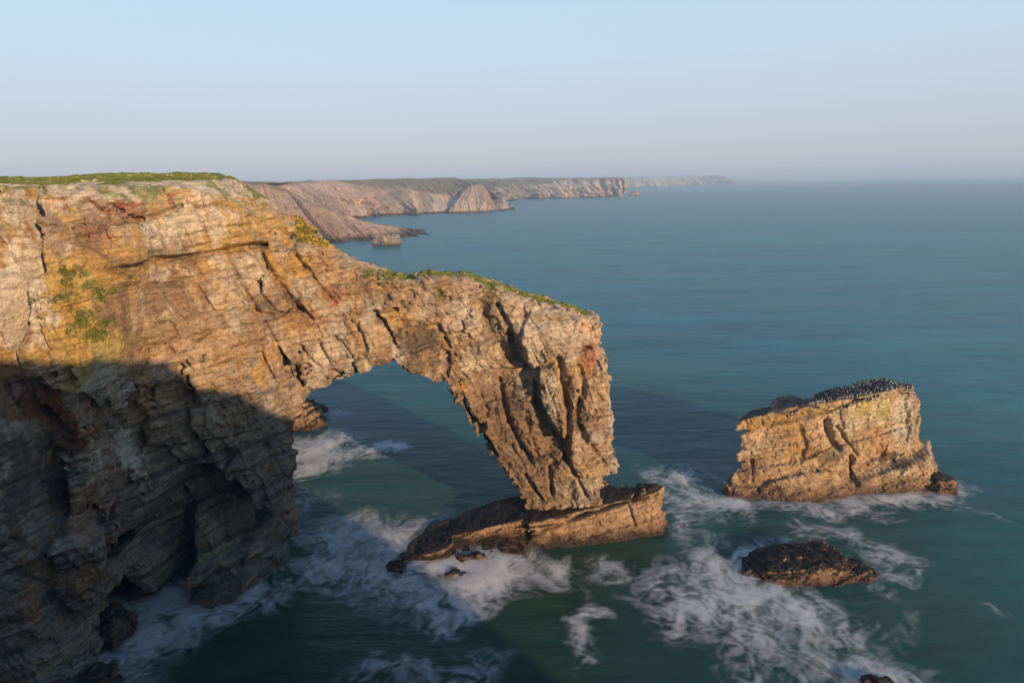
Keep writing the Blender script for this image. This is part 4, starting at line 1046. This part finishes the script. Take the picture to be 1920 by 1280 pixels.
for px, py in pts_in([(1518, 758), (1535, 741), (1590, 718), (1640, 712), (1668, 704), (1692, 706), (1712, 734), (1690, 728), (1640, 736), (1600, 744), (1560, 752)], 3800, 0, 4):
    h = land(st_t, px, py)
    if h is not None and all((h-s).length > .24 for s in spots): spots.append(h)
for line in ([(1560, 774), (1606, 752)], [(1620, 748), (1662, 737)]):
    for px, py in pts_in([line[0], line[1], (line[1][0], line[1][1]+6), (line[0][0], line[0][1]+6)], 160, 0, 5):
        h = land(st_t, px, py, .3)
        if h is not None and all((h-s).length > .24 for s in spots): spots.append(h)
print('bird spots', len(spots))
random.seed(5)
spots.sort(key=lambda p: (p-Vector(CAM)).length)
ind = spots[:290]; rest = spots[290:]
lab = 'small dark seabird with a white breast standing on the top of the tall stack'
for s in ind:
    o = bpy.data.objects.new('seabird', me); COL.objects.link(o); o.location = s-Vector((0, 0, .02)); o.rotation_euler = (0, 0, random.uniform(0, 6.28)); o.scale = (random.uniform(.66, .84),)*3
    tag(o, lab, 'seabird', 'seabirds crowded on the stack')
if rest:
    bva = np.array(bv); allv = []; allf = []; allm = []
    for i_, s in enumerate(rest):
        a = random.uniform(0, 6.28); R = np.array([[math.cos(a), -math.sin(a), 0], [math.sin(a), math.cos(a), 0], [0, 0, 1]])
        allv.append(.75*bva@R.T+np.array(s)-[0, 0, .02]); allf += [tuple(q+i_*len(bva) for q in f) for f in bf]; allm += bm_
    m2 = bpy.data.meshes.new('seabird_crowd'); m2.from_pydata(np.concatenate(allv).tolist(), [], allf); m2.materials.append(BLACKB); m2.materials.append(WHITEB); m2.polygons.foreach_set('material_index', allm); m2.update()
    o = bpy.data.objects.new('seabird_crowd', m2); COL.objects.link(o); tag(o, 'rest of the seabird crowd at the back of the stack top', 'seabirds', None, 'stuff')

# ================================================================== plants on the shoulder of the cliff
def clumps(name, pix, tree, label, cat, mats, n_leaf, r0, seed, up=-1):
    rr = np.random.RandomState(seed); vv_, ff_, mm_ = [], [], []
    for px, py in pix:
        d = Vector(ray(px, py)).normalized(); h, nrm, _, _ = tree.ray_cast(Vector(CAM), d)
        if h is None or nrm.z < up: continue
        mi = rr.randint(len(mats)); sc0 = r0*rr.uniform(.6, 1.4)
        for k in range(n_leaf):
            dirv = rr.normal(size=3); dirv = dirv/np.linalg.norm(dirv); dirv = dirv*.9+np.array([nrm.x, nrm.y, nrm.z])*.9+np.array([0, 0, .5])
            dirv /= np.linalg.norm(dirv); side = np.cross(dirv, rr.normal(size=3)); side /= np.linalg.norm(side)+1e-6
            o_ = len(vv_); c0 = np.array(h)+rr.normal(size=3)*sc0*.5; l_ = sc0*rr.uniform(.6, 1.2)
            vv_ += [tuple(c0-side*l_*.25), tuple(c0+side*l_*.25), tuple(c0+dirv*l_*.6+side*l_*.3), tuple(c0+dirv*l_*1.0), tuple(c0+dirv*l_*.6-side*l_*.3)]
            ff_.append((o_, o_+1, o_+2, o_+3, o_+4)); mm_.append(mi)
    m2 = bpy.data.meshes.new(name); m2.from_pydata(vv_, [], ff_)
    for q in mats: m2.materials.append(q)
    m2.polygons.foreach_set('material_index', mm_); m2.update()
    o = bpy.data.objects.new(name, m2); COL.objects.link(o); return tag(o, label, cat, None, 'stuff')
LEAF = plainmat('leaf_green', (.075, .105, .02), .8); LEAF2 = plainmat('leaf_olive', (.16, .16, .02), .8); FLOW = plainmat('flower_yellow', (.50, .33, .03), .8)
clumps('ground_cover', pts_in([(553, 402), (572, 402), (590, 420), (604, 440), (622, 466), (600, 462), (580, 456), (556, 452)], 1100, 0, 8), cl_t, 'yellow and green cliff plants on the shoulder above the arch', 'plants', [LEAF, FLOW, FLOW, LEAF2], 8, .15, 9)

# ================================================================== haze
hzv = np.array([(a, b, c) for a in (-65000., 65000.) for b in (-65000., 65000.) for c in (-3., 62.)])
rs_ = np.random.RandomState(17); pp = []
for px, py, r_, n_ in [(118, 508, 5, 10), (120, 530, 5, 10), (112, 555, 5, 8), (150, 508, 7, 9), (186, 549, 6, 12), (190, 560, 5, 6), (150, 597, 5, 10), (142, 612, 6, 12), (128, 620, 4, 4), (197, 604, 4, 9), (186, 626, 8, 14), (165, 632, 6, 8), (100, 565, 4, 5), (382, 674, 4, 6), (828, 553, 6, 12), (66, 708, 4, 6), (80, 350, 6, 8), (690, 513, 9, 16), (715, 518, 9, 16), (735, 521, 6, 8), (60, 560, 3, 3), (140, 570, 12, 8), (170, 610, 14, 8)]:
    pp += [(px+rs_.normal()*r_*.8, py+rs_.normal()*r_) for _ in range(n_*3)]
clumps('rock_plants', [q for q in pp], cl_t, 'small green plants rooted in cracks of the orange lichened rock face', 'plants', [LEAF, LEAF, LEAF2], 9, .13, 19)
clumps('rock_plants', [q for q in pp if q[0] > 640], ar_t, 'small green plants rooted in cracks near the crest of the arch', 'plants', [LEAF, LEAF2], 9, .13, 20)
HZ = bpy.data.materials.new('haze'); HZ.use_nodes = True
hn = HZ.node_tree.nodes; hn.remove(hn['Principled BSDF'])
vol = hn.new('ShaderNodeVolumePrincipled'); vol.inputs['Color'].default_value = (.58, .78, 1.0, 1); vol.inputs['Density'].default_value = .00025; vol.inputs['Anisotropy'].default_value = .0
HZ.node_tree.links.new(vol.outputs[0], hn['Material Output'].inputs['Volume'])
ob = mesh_obj('haze', hzv, [(0, 1, 3, 2), (4, 6, 7, 5), (0, 4, 5, 1), (2, 3, 7, 6), (0, 2, 6, 4), (1, 5, 7, 3)], HZ, None, False)
tag(ob, 'pale sea haze over the water and the far coast', 'haze', None, 'stuff')
print('script done', round(time.time()-T0, 1))
